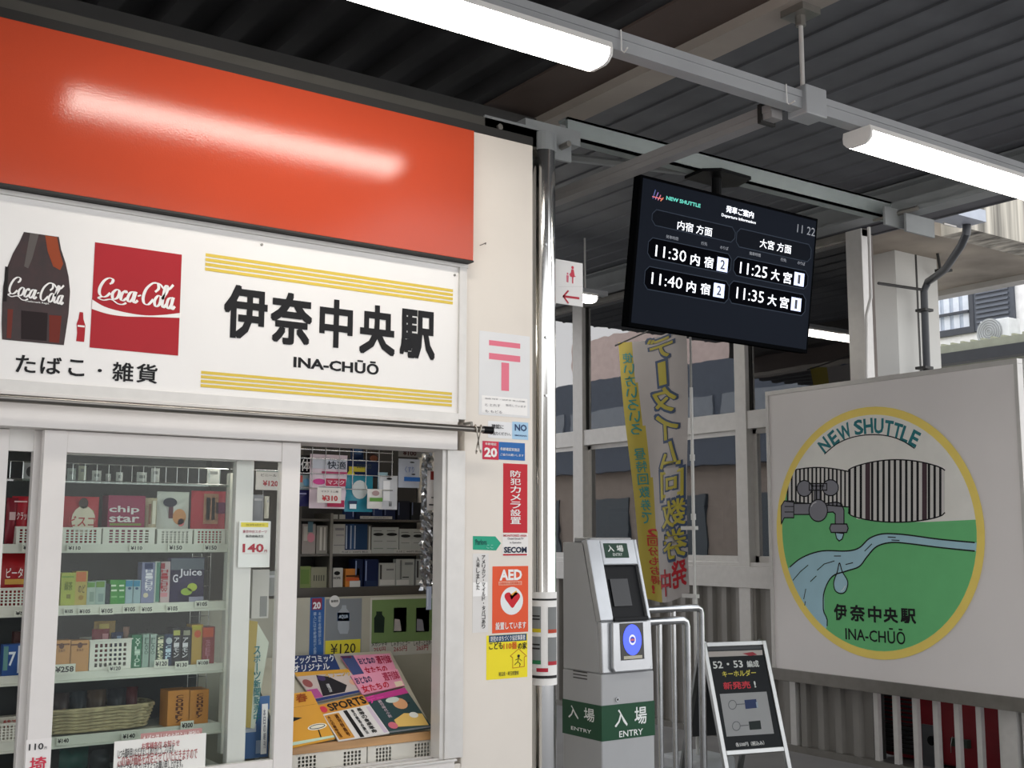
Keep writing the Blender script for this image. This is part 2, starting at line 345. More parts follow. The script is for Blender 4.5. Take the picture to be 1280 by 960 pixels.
def script_logo(mb, fr, q, mat, w=.002):      # q: pixel corners bottom-left, bottom-right, top-right, top-left of the 3.3 x 1 word box
    c = [fr.px(*p) for p in q]
    def mp(x, y):
        x = x/3.36; a = [c[0][k]+(c[1][k]-c[0][k])*x for k in (0, 1)]; b = [c[3][k]+(c[2][k]-c[3][k])*x for k in (0, 1)]
        return (a[0]+(b[0]-a[0])*y, a[1]+(b[1]-a[1])*y)
    N = lambda pts, **k: nib(mb, fr, pts, mp, mat, wd=.13, mn=.05, ang=-.1, w=w, **k)
    N([(.50, .72), (.60, .80), (.62, .95), (.46, 1.0), (.26, .84), (.12, .5), (.12, .2), (.26, .06), (.42, .12), (.56, .3)])
    N([(.82, .50), (.66, .30), (.70, .04), (.88, .14), (.94, .42)], closed=True)
    N([(1.24, .40), (1.20, .5), (1.06, .36), (1.02, .1), (1.12, .04), (1.26, .18)])
    N([(1.56, .48), (1.40, .44), (1.30, .16), (1.38, .03), (1.52, .2)], closed=True)
    N([(1.64, .52), (1.56, .12), (1.62, .03), (1.74, .16)])
    N([(1.72, .34), (1.86, .40)])
    N([(2.46, .62), (2.60, .78), (2.54, .98), (2.34, .98), (2.08, .72), (1.96, .34), (2.02, .08), (2.20, .06), (2.40, .3)])
    N([(2.34, .98), (2.62, .98), (2.86, .78), (3.06, .8), (3.24, 1.0)])
    N([(2.60, .48), (2.46, .26), (2.52, .03), (2.68, .14), (2.72, .42)], closed=True)
    N([(2.78, .36), (2.98, .70), (2.98, .92), (2.88, .84), (2.80, .2), (2.86, .04), (2.98, .18)])
    N([(3.22, .46), (3.06, .40), (3.00, .14), (3.08, .03), (3.20, .2)], closed=True)
    N([(3.28, .50), (3.20, .12), (3.26, .03), (3.36, .16)])
    N([(.22, .06), (.10, -.04), (.30, -.10), (.62, .0), (.9, -.14), (1.1, -.14), (1.26, -.04)])
z5 = zz(0, 230, 3.2)
red = ink('a81c26', .4); wht = ink('efedea')
mb = MB(); mb.ppoly(SG, [z5(*p) for p in ((380, 233), (727, 283), (712, 687), (358, 654))], red, .0012)
sq = mb.build('red_logo_square', sign)
mb = MB(); script_logo(mb, SG, [z5(*p) for p in ((384, 452), (697, 506), (703, 405), (392, 372))], wht)
up = [z5(*p) for p in smooth_path([(368, 462), (420, 492), (500, 514), (580, 526), (650, 524), (722, 516)], 5)]
lo = [z5(*p) for p in smooth_path([(366, 500), (430, 520), (500, 530), (580, 532), (650, 534), (720, 536)], 5)]
for i in range(len(up)-1): mb.ppoly(SG, [up[i], up[i+1], lo[i+1], lo[i]], wht, .002)
mb.build('white_script', sq)
outl = [(95, 192), (235, 212), (244, 262), (262, 316), (274, 370), (280, 430), (274, 520), (262, 600), (255, 645), (8, 622), (6, 560), (8, 480), (12, 410), (26, 340), (52, 276), (76, 235)]
mb = MB(); mb.ppoly(SG, [z5(*p) for p in outl], mt('2c1010', .4, 0, .3, 30), .0012)
mb.ppoly(SG, [z5(*p) for p in ((120, 196), (155, 201), (128, 300), (112, 338), (96, 330))], ink('5b5552'), .0016)
mb.ppoly(SG, [z5(*p) for p in ((180, 206), (228, 213), (236, 262), (252, 320), (240, 345), (212, 330), (190, 270))], ink('92401f'), .0016)
mb.ppoly(SG, [z5(*p) for p in ((20, 330), (34, 332), (26, 470), (12, 470))], ink('161011'), .0016)
mb.ppoly(SG, [z5(*p) for p in ((30, 500), (52, 502), (44, 618), (26, 616))], ink('6a2a20'), .0016)
mb.ppoly(SG, [z5(*p) for p in ((196, 524), (246, 528), (236, 636), (196, 632))], ink('6b2317'), .0016)
mb.ppoly(SG, [z5(*p) for p in ((84, 506), (190, 516), (186, 628), (84, 620))], ink('1b0c0e'), .0016)
bt = mb.build('bottle_picture', sign)
mb = MB(); script_logo(mb, SG, [z5(*p) for p in ((26, 440), (250, 486), (262, 408), (40, 368))], wht, .002)
mb.text(SG, 'Trademark Regd.', *z5(98, 464), *z5(196, 484), wht, w=.002); mb.build('white_script', bt)
mb = MB(); mb.ppoly(SG, [z5(*p) for p in ((318, 512), (332, 514), (333, 540), (341, 566), (339, 600), (336, 632), (304, 629), (308, 596), (306, 560), (314, 538))], red, .0012)
mb.rect(SG, *z5(310, 564), *z5(338, 574), wht, .0016); mb.build('small_bottle_mark', sign)

# ------------------------------------------------------------------ windows of the kiosk
# head of the window, posts, sill
mb = MB(); hz = K.px(300, 549)[1]; hz2 = sv0-.03
mb.wbox(-2.4, K.px(566, 545)[0], YK-.03, YK+.12, hz, hz2, M_ALUW)
mb.wbox(K.px(557, 600)[0], K.px(579, 600)[0], YK-.012, YK+.02, .76, hz, M_ALU)
mb.wbox(K.px(552, 600)[0], K.px(557, 600)[0], YK-.005, YK+.05, .76, hz, M_ALU)
mb.wbox(-2.4, K.px(566, 545)[0], YK-.03, YK+.09, .735, .757, M_ALUW)
for k in range(3): mb.wbox(-2.4, K.px(566, 545)[0], YK-.045+.045*k, YK-.035+.045*k, .757, .764, M_ALU)
struct(mb, 'window_1', bevel=.001)
sbot = .766
def sash(label, x0, x1, yf, st0, st1, top, bot, film=None):
    th = .03; ztop = hz-.002
    e = empty('sliding_window', ((x0+x1)/2, yf+th/2, sbot), label, 'window', 'sliding kiosk windows')
    MB().wbox(x0, x0+st0, yf, yf+th, sbot, ztop, M_ALUW).build('stile', e, bevel=.001)
    MB().wbox(x1-st1, x1, yf, yf+th, sbot, ztop, M_ALUW).build('stile', e, bevel=.001)
    MB().wbox(x0+st0, x1-st1, yf+.003, yf+th-.003, ztop-top, ztop, M_ALUW).build('rail', e, bevel=.001)
    MB().wbox(x0+st0, x1-st1, yf+.003, yf+th-.003, sbot, sbot+bot, M_ALUW).build('rail', e, bevel=.001)
    MB().wbox(x0+st0, x1-st1, yf+.013, yf+.017, sbot+bot, ztop-top, M_GLASS).build('pane', e)
    return e
kx = lambda x, y, w=0: K.px(x, y, w)[0]
XA0, XA1, XB0, XB1 = kx(55, 560), kx(84, 560), kx(352, 600), kx(375, 600)
sash('front sliding window pane with a price card near its right stile', XA0, XB1, YK, XA1-XA0, XB1-XB0, .058, .05)
F2 = FY(YK+.045); rx0, rx1 = F2.px(292, 700)[0], F2.px(314, 700)[0]
sash('rear sliding window slid behind the front one, its stile seen through the glass', rx1-.62, rx1, YK+.045, .03, rx1-rx0, .06, .04)
sash('far left sliding window beside the wide mullion with a price slip', XA0-.9, kx(11, 560, -.045), YK+.045, .05, .06, .058, .04)
struct(MB().wbox(kx(11, 560, -.045), XA0, YK+.05, YK+.075, hz-.058, hz, M_ALU), 'trim_11')

# stainless rail with hooks
RF = FY(YK-.07)
ra = RF.px(0, 496); rb = RF.px(604, 538); zr = (ra[1]+rb[1])/2
e = empty('curtain_rail', (0, YK-.07, zr), 'thin stainless steel bar running under the shop sign', 'rail')
MB().tube([(-2.2, YK-.07, zr), (rb[0], YK-.07, zr)], .0105, mt('86837e', .28, 1), 14).build('bar', e, smooth=True)
MB().tube([(rb[0], YK-.07, zr), (rb[0]+.035, YK-.07, zr)], .0125, M_BLACK, 14).build('end_cap', e, smooth=True)
for xx in (-.9, .35, rb[0]-.045):
    MB().tube([(xx, YK-.07, zr+.008), (xx, YK-.07, zr+.02), (xx, YK-.027, zr+.02)], .005, M_ALUD, 6).build('bracket', e)
def shook(x, lab, tilt, s=1):
    pts = [(0, -.010), (.013, -.002), (.013, .010), (0, .0145), (-.013, .010), (-.014, -.004), (-.006, -.03), (.008, -.05), (.010, -.066), (0, -.075), (-.010, -.068)]
    P = [(x+a*s*.5+tilt*b, YK-.07+a*s, zr+.006*0+b*s) for a, b in smooth_path(pts, 4)]
    MB().tube(P, .0022, mt('b9b3a9', .25, 1), 8).build('hook', label=lab, cat='hook', group='hooks at the end of the rail', smooth=True)
shook(rb[0]-.012, 'white S-shaped hook nearest the black cap of the rail', .2, 1.05); shook(rb[0]-.028, 'thin S-shaped hook hanging left at the end of the rail', -.25, 1.0)

# small wire hook in the pillar
u, v = K.px(603, 306)
MB().tube([K.pt(u-.012, v-.004, .002), K.pt(u-.006, v-.002, .01), K.pt(u+.004, v+.004, .012), K.pt(u+.01, v+.008, .006), K.pt(u+.012, v+.003, .001)], .0012, M_DARK, 6).build('wire_hook', label='bent dark wire hook stuck in the cream pillar beside the fascia', cat='hook')

# chrome pole beside the kiosk
px_, pr = 2.445, .0445
e = empty('steel_pole', (px_, 3.31, 0), 'polished stainless round pole beside the cream pillar', 'pole')
n = 28; pts = [(px_, 3.31, z) for z in (0, .8, 1.6, 2.4, 2.86)]
MB().tube(pts, [pr]*4+[pr], M_CHROME, n).build('tube', e, smooth=True)
MB().tube([(px_, 3.31, 2.86), (px_, 3.31, 2.93)], pr*.9, M_PAINTG, 16).build('top_fitting', e)
for z in (2.5, 2.16, 1.95): MB().tube([(px_-.02, 3.31-pr-.002, z), (px_-.02, 3.31-pr+.012, z)], .005, M_STEEL, 8).build('rivet', e)

# ================================================================== STICKERS ON THE PILLAR
def sticker(name, label, fr, x0, y0, x1, y1, bgc, prints=(), cat='sticker', th=.0008, group=None, rough=.45, poly=None):
    mb = MB(); m = ink(bgc, rough)
    if poly: mb.pprism(fr, poly, 0.0002, th, m)
    else:
        u0, v1 = fr.px(x0, y0); u1, v0 = fr.px(x1, y1); mb.box(fr, u0, u1, v0, v1, .0002, th, m)
    o = mb.build(name, label=label, cat=cat, group=group); P = MB(); T = MB()
    for p in prints:
        k = p[0]; c = ink([a for a in p[2 if k == 't' or k == 'v' else 1:] if isinstance(a, str)][0])
        if k == 'r': P.rect(fr, *p[1:5], c, th+.0005)
        elif k == 'R': P.rect(fr, *p[1:5], c, th+.0009)
        elif k == 'p': P.ppoly(fr, p[1], c, th+.0007)
        elif k == 'c': u, v = fr.px(p[1], p[2]); ru = abs(fr.px(p[1]+p[3], p[2])[0]-u); P.disc(fr, u, v, ru, c, th+.0006+.0002*p[4])
        elif k == 't': T.text(fr, p[1], *p[2:6], c, th+.0014, bold=p[7] if len(p) > 7 else .02)
        elif k == 'v': T.vtext(fr, p[1], *p[2:6], c, th+.0014, bold=.02)
        elif k == 'l': P.pline(fr, p[1], p[2], c, th+.0012)
        elif k == 'L': P.pline(fr, p[1], p[2], c, th+.0012, closed=True)
    if P.v: P.build('printed_area', o)
    if T.v: T.build('lettering', o)
    return o
z7 = zz(560, 300, 4.8); y7 = zz(560, 490, 4.8); x7 = zz(560, 680, 4.8)
W_ = 'efeeec'; K_ = '1a1a1d'
pk = 'e2788c'
sticker('post_sticker', 'white torn-edged sticker with large faded pink post mark high on the cream pillar', K, 599, 413, 662, 523, 'dfe0e1', [
    ('r', 611, 425, 650, 436, pk), ('r', 611, 441, 650, 453, pk), ('r', 626.5, 453, 636, 489, pk), ('r', 602, 494, 659, 520, 'f1f0ee'),
    ('t', '◎◎ 切手・はがき 収入印紙', 606, 497, 656, 503, '77757a'), ('t', 'と とれす', 606, 504, 625, 509, '8a888c'), ('t', '販売しています', 632, 505, 657, 510, '9a989c'), ('t', 'も もどる', 606, 512, 627, 517, '8a888c')])
sticker('thanks_sticker', 'white and pale blue sticker behind the end of the rail', K, 610, 526, 660, 550, 'e6e7e9', [
    ('r', 640, 527, 660, 550, 'a9cde8'), ('t', 'NO', 643, 530, 658, 539.5, '27406b', .03), ('t', '確認に', 614, 530, 629, 536.5, '2c2c30'), ('t', 'ご協力ください。', 612, 539, 638, 545, '2c2c30'), ('t', 'SMOKING', 643, 543, 658, 546, '27406b')])
sticker('age_check_sticker', 'blue and red age 20 sticker just below the rail end', K, 603, 551, 656, 576, '2567ad', [
    ('r', 603, 551, 623, 575, 'c8324a'), ('t', '20', 605, 559, 621, 572, W_, .04), ('t', '年齢確認', 606, 553, 620, 557, W_), ('t', '年齢確認実施店', 625, 559, 649, 564.5, W_), ('t', 'ご協力お願いします', 625, 566.5, 654, 571, W_)])
st = sticker('camera_notice_sticker', 'tall red vertical security camera sticker with white characters', K, 629, 579, 659, 666, 'c2202e', [('v', '防犯カメラ設置', 637.5, 588, 650.5, 656, W_)])
sticker('security_label', 'white security company label directly under the red camera sticker', K, 628, 667, 660, 695, 'e8e6e3', [
    ('t', 'MONITORED AREA', 629, 668, 658, 671, 'b83440'), ('t', 'Closed Circuit TV', 634, 672, 654, 674.5, '55555a'), ('t', 'in Operation', 637, 677, 651, 680, '55555a'),
    ('t', 'SECOM', 629.5, 683.5, 658, 691, '17233f', .04), ('r', 628.5, 692.5, 658.5, 694.3, 'b51f2c')])
sticker('green_arrow_sticker', 'small teal green arrow-shaped sticker left of the security label', K, 591, 670, 626, 687, '22a07f', [('t', 'Parlors', 594, 674, 608, 681, '135a54'), ('t', 'ここ', 608, 681, 616, 685.5, '8fd6c4')], poly=[(591, 670), (619, 670.5), (626, 679), (620, 688), (591, 687)])
sticker('handwritten_strip', 'narrow white handwritten vertical strip below the teal arrow sticker', K, 591, 692, 610, 790, 'dddbd8', [('v', 'アメリカン・マイルド・タバコあり', 602, 694, 606, 786, '2a2a2c'), ('v', '入荷しました', 595, 696, 599, 738, '2a2a2c'), ('r', 591, 728, 609, 745, 'f4f3f1')])
heart = [(640 + 10*a, 750 - 10*b) for a, b in smooth_path([(0, .55), (.35, .95), (.85, .8), (.95, .3), (.5, -.4), (.02, -1.0), (-.5, -.4), (-.95, .3), (-.85, .8), (-.35, .95)], 3, True)]
sticker('aed_sticker', 'orange-red defibrillator sticker with a red heart in a white circle', K, 615.5, 708, 660, 789.5, 'e2562f', [
    ('t', 'AED', 624, 712, 652, 725, W_, .04), ('r', 623, 727, 652, 731, 'f0b29a'), ('t', '自動体外式除細動器', 624, 727.5, 651, 730.5, 'e2562f'),
    ('c', 639.5, 751, 14, 0, 'e6e9ea'), ('p', heart[::-1][::-1], 'c9202e'), ('p', [(637, 744), (645, 738), (647, 742), (642, 746), (639, 750)], 'f0b040'),
    ('t', '設置しています', 619, 778, 657, 785.5, W_, .03)])
hs = [(637.5, 820), (648, 811), (658, 820), (655, 821), (655, 833), (640.5, 835), (640.5, 822)]
sticker('children_refuge_sticker', 'yellow emergency house for children sticker below the defibrillator one', K, 608, 794.5, 659, 846, 'f0de28', [
    ('r', 611, 794.5, 658, 800.5, '1f4a6b'), ('t', '防犯のまちづくり協定事業者', 613, 795.5, 656, 799.5, W_), ('t', 'こども', 611, 803, 628, 811, '1c1c1c', .03), ('t', '110番', 629, 803, 646, 811, 'd2601e', .03), ('t', 'の家', 647, 803, 658, 811, '1c1c1c', .03),
    ('L', hs, .0018, 'b0561e'), ('c', 648, 820, 1.6, 1, K_), ('l', [(648, 822), (647, 827), (650, 830), (649, 833)], .0022, K_), ('l', [(647, 827), (643, 831)], .0022, K_), ('l', [(644, 825), (648, 823), (652, 826)], .0018, K_),
    ('t', '埼玉県・埼玉県警察', 623, 840, 648, 843.5, '4a4a30')])
# poster wrapped round the chrome pole
e = empty('price_poster', (px_, 3.31, 1.0), 'white price poster wrapped round the chrome pole', 'poster')
pf = FY(3.31-pr)
def wrapped(mb, xa, ya, xb, yb, mat, rr, seg=10):      # pixel box bent round the pole
    ua, va = pf.px(xa, ya); ub, vb = pf.px(xb, yb); q = []
    f = lambda t: -1.9+(t-ua0)/(ub0-ua0)*2.0
    ua0, ub0 = pf.px(663, 800)[0], pf.px(697, 800)[0]
    for i in range(seg+1):
        a = f(ua+(ub-ua)*i/seg)
        th = -.637+1.45*(a+.9); q.append((px_+rr*math.sin(th), 3.31-rr*math.cos(th)))
    vs = [(x, y, vb) for x, y in q]+[(x, y, va) for x, y in q]; n = len(q)
    mb.add(vs, [(i, i+1, n+i+1, n+i) for i in range(n-1)], mat)
mb = MB(); wrapped(mb, 663, 741, 697, 856, M_PAPER, pr+.003, 16); mb.build('sheet', e, smooth=True)
mb = MB()
for a, b, c in (((665, 759), (678, 788), '8b8f8f'), ((684, 759), (694, 788), '7d8080'), ((665, 797), (678, 828), '8b8f8f'), ((684, 797), (694, 828), '7d8080')): wrapped(mb, *a, *b, ink(c), pr+.0042, 6)
for a, b, c in (((665, 787), (678, 791), 'd7c22a'), ((684, 787), (694, 791), 'b6452f'), ((665, 827), (678, 831), '2f7d50'), ((684, 827), (694, 831), 'b02e3a')): wrapped(mb, *a, *b, ink(c), pr+.0045, 6)
for y in (749, 770, 774, 806, 811, 846): wrapped(mb, 667, y, 694 if y in (749, 846) else 677, y+1.4, ink('2a2a2a'), pr+.0048, 8)
wrapped(mb, 674, 836, 684, 840, ink('b2283a'), pr+.0048, 6); mb.build('printed_area', e)

# toilet sign on the far side of the pole
TF = FY(3.36); z7 = zz(560, 300, 4.8)
e = sticker('toilet_sign', 'white hanging sign with red mother and child pictogram and arrow beside the pole', TF, 693, 324, 727, 384, 'dcdcdc', [
    ('c', *z7(739, 168), 1.6, 1, 'c03348'), ('p', [z7(*p) for p in ((732, 178), (746, 180), (752, 218), (760, 222), (744, 226), (743, 264), (736, 262), (736, 226), (722, 220), (728, 200))], 'c03348'),
    ('c', *z7(709, 205), 1.1, 1, 'c8657a'), ('p', [z7(*p) for p in ((702, 213), (716, 215), (714, 258), (703, 254))], 'c8657a'), ('l', [z7(720, 212), z7(732, 196)], .003, 'c03348'),
    ('l', [z7(684, 340), z7(776, 352)], .0085, 'b02b3d'), ('l', [z7(712, 308), z7(684, 340), z7(712, 380)], .007, 'b02b3d'), ('l', [z7(655, 282), z7(800, 282)], .001, 'b9b9b9')], cat='sign', th=.008)
MB().box(TF, TF.px(684, 350)[0], TF.px(696, 350)[0], TF.px(700, 345)[1], TF.px(700, 335)[1], -.004, .004, M_ALUD).build('bracket', e)

# ================================================================== SWEETS SHOWCASE
YS = 3.36; SH = FY(YS); SD = .20
xL, xR = SH.px(-60, 700)[0], SH.px(283, 700)[0]
cab = empty('display_cabinet', ((xL+xR)/2, YS+SD/2, .82), 'white sweets showcase with four shelves behind the left glass', 'cabinet')
zs = [SH.px(100, 680)[1], SH.px(150, 755)[1], SH.px(150, 836.5)[1], SH.px(150, 914)[1]]
lipb = [SH.px(100, 691)[1], SH.px(150, 767)[1], SH.px(150, 848.5)[1], SH.px(150, 928)[1]]
M_LIP = mt('cfcfc4', .4, 0, .03); M_SHW = mt('b9bbb4', .35)
shelves = []
for zt, zb in zip(zs, lipb):
    mb = MB(); mb.wbox(xL, xR, YS, YS+.006, zb, zt, M_LIP); mb.wbox(xL, xR, YS+.006, YS+SD, zt-.012, zt-.004, M_SHW); mb.wbox(xL, xR, YS-.006, YS, zb, zb+.006, M_LIP)
    shelves.append(mb.build('shelf', cab))
mb = MB(); mb.wbox(xR, xR+.018, YS-.01, YS+.02, .82, hz-.09, M_PLASTIC); mb.build('upright', cab)
mb = MB(); mb.wbox(xL, xR, YS+SD, YS+SD+.01, .82, hz, mt('35383a', .7)); mb.build('back_panel', cab)
mb = MB(); xg0, xg1 = SH.px(258, 700)[0], xR-.004
for i in range(3):
    x = xg0+(xg1-xg0)*i/2
    mb.tube([(x, YS+.12, .84), (x, YS+.12, zs[0]-.03)], .0013, M_STEEL, 5)
for i in range(14): z = .85+i*.045; mb.tube([(xg0, YS+.12, z), (xg1, YS+.12, z)], .001, M_STEEL, 5)
mb.build('wire_grid', cab)
# top glass shelf with rail
zt = SH.px(120, 602)[1]
mb = MB(); mb.wbox(xL, xR, YS, YS+.14, zt-.005, zt, glassmat('shelf_glass', (.8, .9, .85), .12)); mb.build('glass_shelf', cab)
mb = MB(); zt2 = SH.px(120, 580)[1]
mb.tube([(xL, YS+.01, zt2), (xR, YS+.01, zt2)], .0014, M_STEEL, 5); mb.tube([(xL, YS+.01, zt+.002), (xR, YS+.01, zt+.002)], .0014, M_STEEL, 5)
x = xL
while x < xR: mb.tube([(x, YS+.01, zt), (x, YS+.01, zt2)], .001, M_STEEL, 5); x += .033
mb.build('wire_guard', cab)
def tag_on(sh, t, x0, y0, x1, y1, c='d8d8cc', tc='2a2a2a', w=.009):
    f = FY(YS); mb = MB(); mb.pbox(f, x0, y0, x1, y1, .0012, ink(c), w); u0, va = f.px(x0, y0, w); u1, vb = f.px(x1, y1, w); h = va-vb; d = u1-u0
    mb.textuv(f, t, u0+d*.08, vb+h*.2, u1-d*.08, va-h*.2, ink(tc), w+.0006, .03); mb.build('price_tag', sh)
for t, s_, b in (('¥110', 0, (84, 681, 102, 689)), ('¥110', 0, (162, 681, 179, 689)), ('¥150', 0, (210, 680, 229, 689)), ('¥150', 0, (255, 680, 272, 689)), ('¥105', 0, (28, 680, 43, 689)),
                 ('¥105', 1, (80, 760, 92, 768)), ('¥105', 1, (98, 760, 114, 768)), ('¥105', 1, (125, 759, 142, 768)), ('¥105', 1, (154, 757, 170, 766)), ('¥105', 1, (176, 757, 191, 766)), ('¥105', 1, (208, 756, 223, 765)), ('¥105', 1, (244, 751, 260, 759)), ('¥50', 1, (18, 763, 36, 770)),
                 ('¥258', 2, (67, 831, 94, 842)), ('¥120', 2, (136, 832, 152, 839)), ('¥120', 2, (193, 825, 210, 834)), ('¥130', 2, (219, 827, 235, 835)), ('¥108', 2, (246, 825, 261, 832)), ('¥120', 2, (24, 833, 33, 842)),
                 ('¥140', 3, (71, 922, 87, 930)), ('¥140', 3, (152, 916, 170, 924)), ('¥300', 3, (226, 902, 242, 911))):
    tag_on(shelves[s_], t, *b)
def product(name, label, cat, x0, y0, x1, y1, col, zi, prints=(), d=.05, w=-.01, group='sweets in the left showcase', fr=SH, rough=.35, pouch=False, zbase=None):
    """a packet whose front fills the pixel box and whose foot stands on the shelf below"""
    u0, va = fr.px(x0, y0, w); u1, vb = fr.px(x1, y1, w)
    if zi is not None: vb = zs[zi]-(.0038 if not pouch or zi else 0) if zbase is None else zbase
    if zbase is not None: vb = zbase
    mb = MB(); m = ink(col, rough)
    if pouch:                                     # pillow bag: thick middle, pinched crimped ends
        NX, NY = 7, 7; F_, B_ = [], []
        for j in range(NY):
            for i in range(NX):
                s_, t_ = i/(NX-1), j/(NY-1); bul = (math.sin(math.pi*s_)**.6)*(math.sin(math.pi*min(1, max(0, (t_-.04)/.92)))**.55)
                jit = .0015*math.sin(i*2.1+j*3.3)
                F_.append(fr.pt(u0+(u1-u0)*s_, vb+(va-vb)*t_, w-d/2+d/2*bul+jit)); B_.append(fr.pt(u0+(u1-u0)*s_, vb+(va-vb)*t_, w-d/2-d/2*bul))
        idx = lambda i, j: j*NX+i
        mb.add(F_, [(idx(i, j), idx(i+1, j), idx(i+1, j+1), idx(i, j+1)) for j in range(NY-1) for i in range(NX-1)], m)
        mb.add(B_, [(idx(i, j), idx(i, j+1), idx(i+1, j+1), idx(i+1, j)) for j in range(NY-1) for i in range(NX-1)], m)
        pw = w+.0005
    else: mb.box(fr, u0, u1, vb, va, w-d, w, m); pw = w
    o = mb.build(name, label=label, cat=cat, group=group, smooth=pouch)
    P = MB()
    for p in prints:
        k = p[0]; c = ink(p[-1]); a, b, c1, d1 = p[2:6] if k in 'tv' else p[1:5]
        ua, vA = fr.px(a, b, w); ub, vB = fr.px(c1, d1, w)
        if k == 'r': P.add([fr.pt(ua, vB, pw+.0006), fr.pt(ub, vB, pw+.0006), fr.pt(ub, vA, pw+.0006), fr.pt(ua, vA, pw+.0006)], [(0, 1, 2, 3)], c)
        elif k == 'c': P.disc(fr, (ua+ub)/2, (vA+vB)/2, abs(ub-ua)/2, c, pw+.0008, 16, abs(vA-vB)/2)
        elif k == 't': P.textuv(fr, p[1], ua, vB, ub, vA, c, pw+.0012, .02)
        elif k == 'v':
            n = len(p[1])
            for i, ch in enumerate(p[1]): P.textuv(fr, ch, ua, vA+(vB-vA)*(i+.9)/n, ub, vA+(vB-vA)*i/n, c, pw+.0012, .02)
    if P.v: P.build('printed_area', o)
    return o
def basket(label, x0, y0, x1, y1, zi=None, w=-.010, nx=7, ny=5, fr=SH, d=.11, zbase=None, group='perforated white plastic baskets in the showcase'):
    u0, va = fr.px(x0, y0, w); u1, vb = fr.px(x1, y1, w)
    if zi is not None: vb = zs[zi]-.0039
    if zbase is not None: vb = zbase
    mb = MB(); m = M_PLASTIC; W, H = u1-u0, va-vb; t = .003
    # front as a grid of bars with real holes
    mx, my = W*.10, H*.14; cw, ch = (W-2*mx)/nx, (H-2*my)/ny
    mb.box(fr, u0, u1, va-my, va, w-t, w, m); mb.box(fr, u0, u1, vb, vb+my, w-t, w, m)
    mb.box(fr, u0, u0+mx, vb+my, va-my, w-t, w, m); mb.box(fr, u1-mx, u1, vb+my, va-my, w-t, w, m)
    for i in range(nx+1):
        c = u0+mx+cw*i; mb.box(fr, c-cw*.2, c+cw*.2, vb+my, va-my, w-t, w-.0002, m)
    for j in range(1, ny):
        c = vb+my+ch*j; mb.box(fr, u0+mx, u1-mx, c-ch*.2, c+ch*.2, w-t, w-.0003, m)
    mb.box(fr, u0, u0+t, vb, va, w-d, w-t, m); mb.box(fr, u1-t, u1, vb, va, w-d, w-t, m); mb.box(fr, u0, u1, vb, va, w-d-t, w-d, m); mb.box(fr, u0, u1, vb, vb+t, w-d, w-t, m)
    mb.box(fr, u0-.003, u1+.003, va-.003, va, w, w+.003, m)
    return mb.build('plastic_basket', label=label, cat='basket', group=group)
basket('white perforated basket on the top shelf under the red biscuit bags, left end', 77, 659, 126, 682, 0)
basket('white perforated basket holding the magenta crisps box on the top shelf', 129, 659, 193, 683, 0)
basket('white perforated basket under the white bean snack bag', 197, 661, 240, 684, 0)
basket('white perforated basket at the right end of the top shelf', 243, 661, 281, 684, 0)
basket('white perforated basket on the top shelf beside the mullion, left gap', 21, 658, 50, 684, 0, nx=4)
basket('white perforated basket with the 50 yen tag in the left gap', -4, 735, 40, 762, 1)
basket('white perforated basket on the third shelf beside the green gum', 113, 800, 163, 838, 2, nx=7, ny=5)
zb0 = zs[0]+.004
product('snack_bag', 'red and cream biscuit bag at the left of the top shelf', 'snack', 78, 620, 124, 665, 'b3303a', 0, [('c', 90, 632, 118, 668, 'd9cdb8'), ('c', 99, 622, 110, 636, '3a2320'), ('t', 'ビスコ', 86, 645, 118, 658, 'b52a30'), ('r', 110, 638, 117, 642, '6f9a3a')], pouch=True, d=.035, w=-.03)
product('snack_box', 'magenta crisps box with white lower-case lettering on the top shelf', 'snack', 136, 619, 180, 665, '8e1f4a', 0, [('t', 'chip', 136.5, 632, 174, 643, 'd9d3d3'), ('t', 'star', 136.5, 644, 174, 653, 'd9d3d3'), ('r', 137, 654, 176, 657, '7d8a40')], d=.06, w=-.03)
product('snack_bag', 'beige striped snack bag between the magenta box and white bag', 'snack', 182, 622, 197, 668, 'b7a88f', 0, [('r', 186, 630, 188, 655, '7a5140'), ('r', 191, 626, 194, 655, 'd9d2c2')], d=.035, w=-.03, pouch=True)
product('snack_bag', 'white bean snack bag with a dark cartoonish spot on the top shelf', 'snack', 199, 614, 237, 668, 'c9c8c2', 0, [('c', 204, 622, 221, 634, '23273a'), ('r', 211, 633, 216, 648, '5a2b38'), ('c', 216, 636, 232, 656, 'c58a5a'), ('c', 222, 648, 230, 658, 'd06a6a')], d=.035, w=-.03, pouch=True)
product('sweets_bag', 'red sweets pouch with pale sticks at the right of the top shelf', 'snack', 242, 613, 283, 668, 'b02a38', 0, [('r', 255, 617, 272, 655, '9b6f55'), ('r', 258, 622, 262, 650, 'c9a98c'), ('r', 265, 622, 268, 650, 'b8a59a'), ('r', 270, 628, 281, 642, '6b2350')], d=.035, w=-.03, pouch=True)
product('snack_bag', 'plain dark red bag in the left gap of the top shelf', 'snack', 10, 622, 22, 668, '7c1f2c', 0, [('r', 12, 640, 19, 650, 'c7a7a7')], pouch=True, d=.03, w=-.03)
product('snack_bag', 'tall red bag with white lettering in the left gap of the top shelf', 'snack', 17, 620, 36, 668, 'a01c2a', 0, [('t', 'クラッ', 21, 640, 33, 650, 'e3cfcf'), ('r', 18, 626, 34, 628, 'e0b9b9')], pouch=True, d=.03, w=-.035)
product('snack_bag', 'short red bag beside the mullion in the left gap', 'snack', 36, 628, 52, 668, '8e2030', 0, [('t', 'ネス', 38, 640, 47, 650, 'e3cfcf')], pouch=True, d=.03, w=-.03)
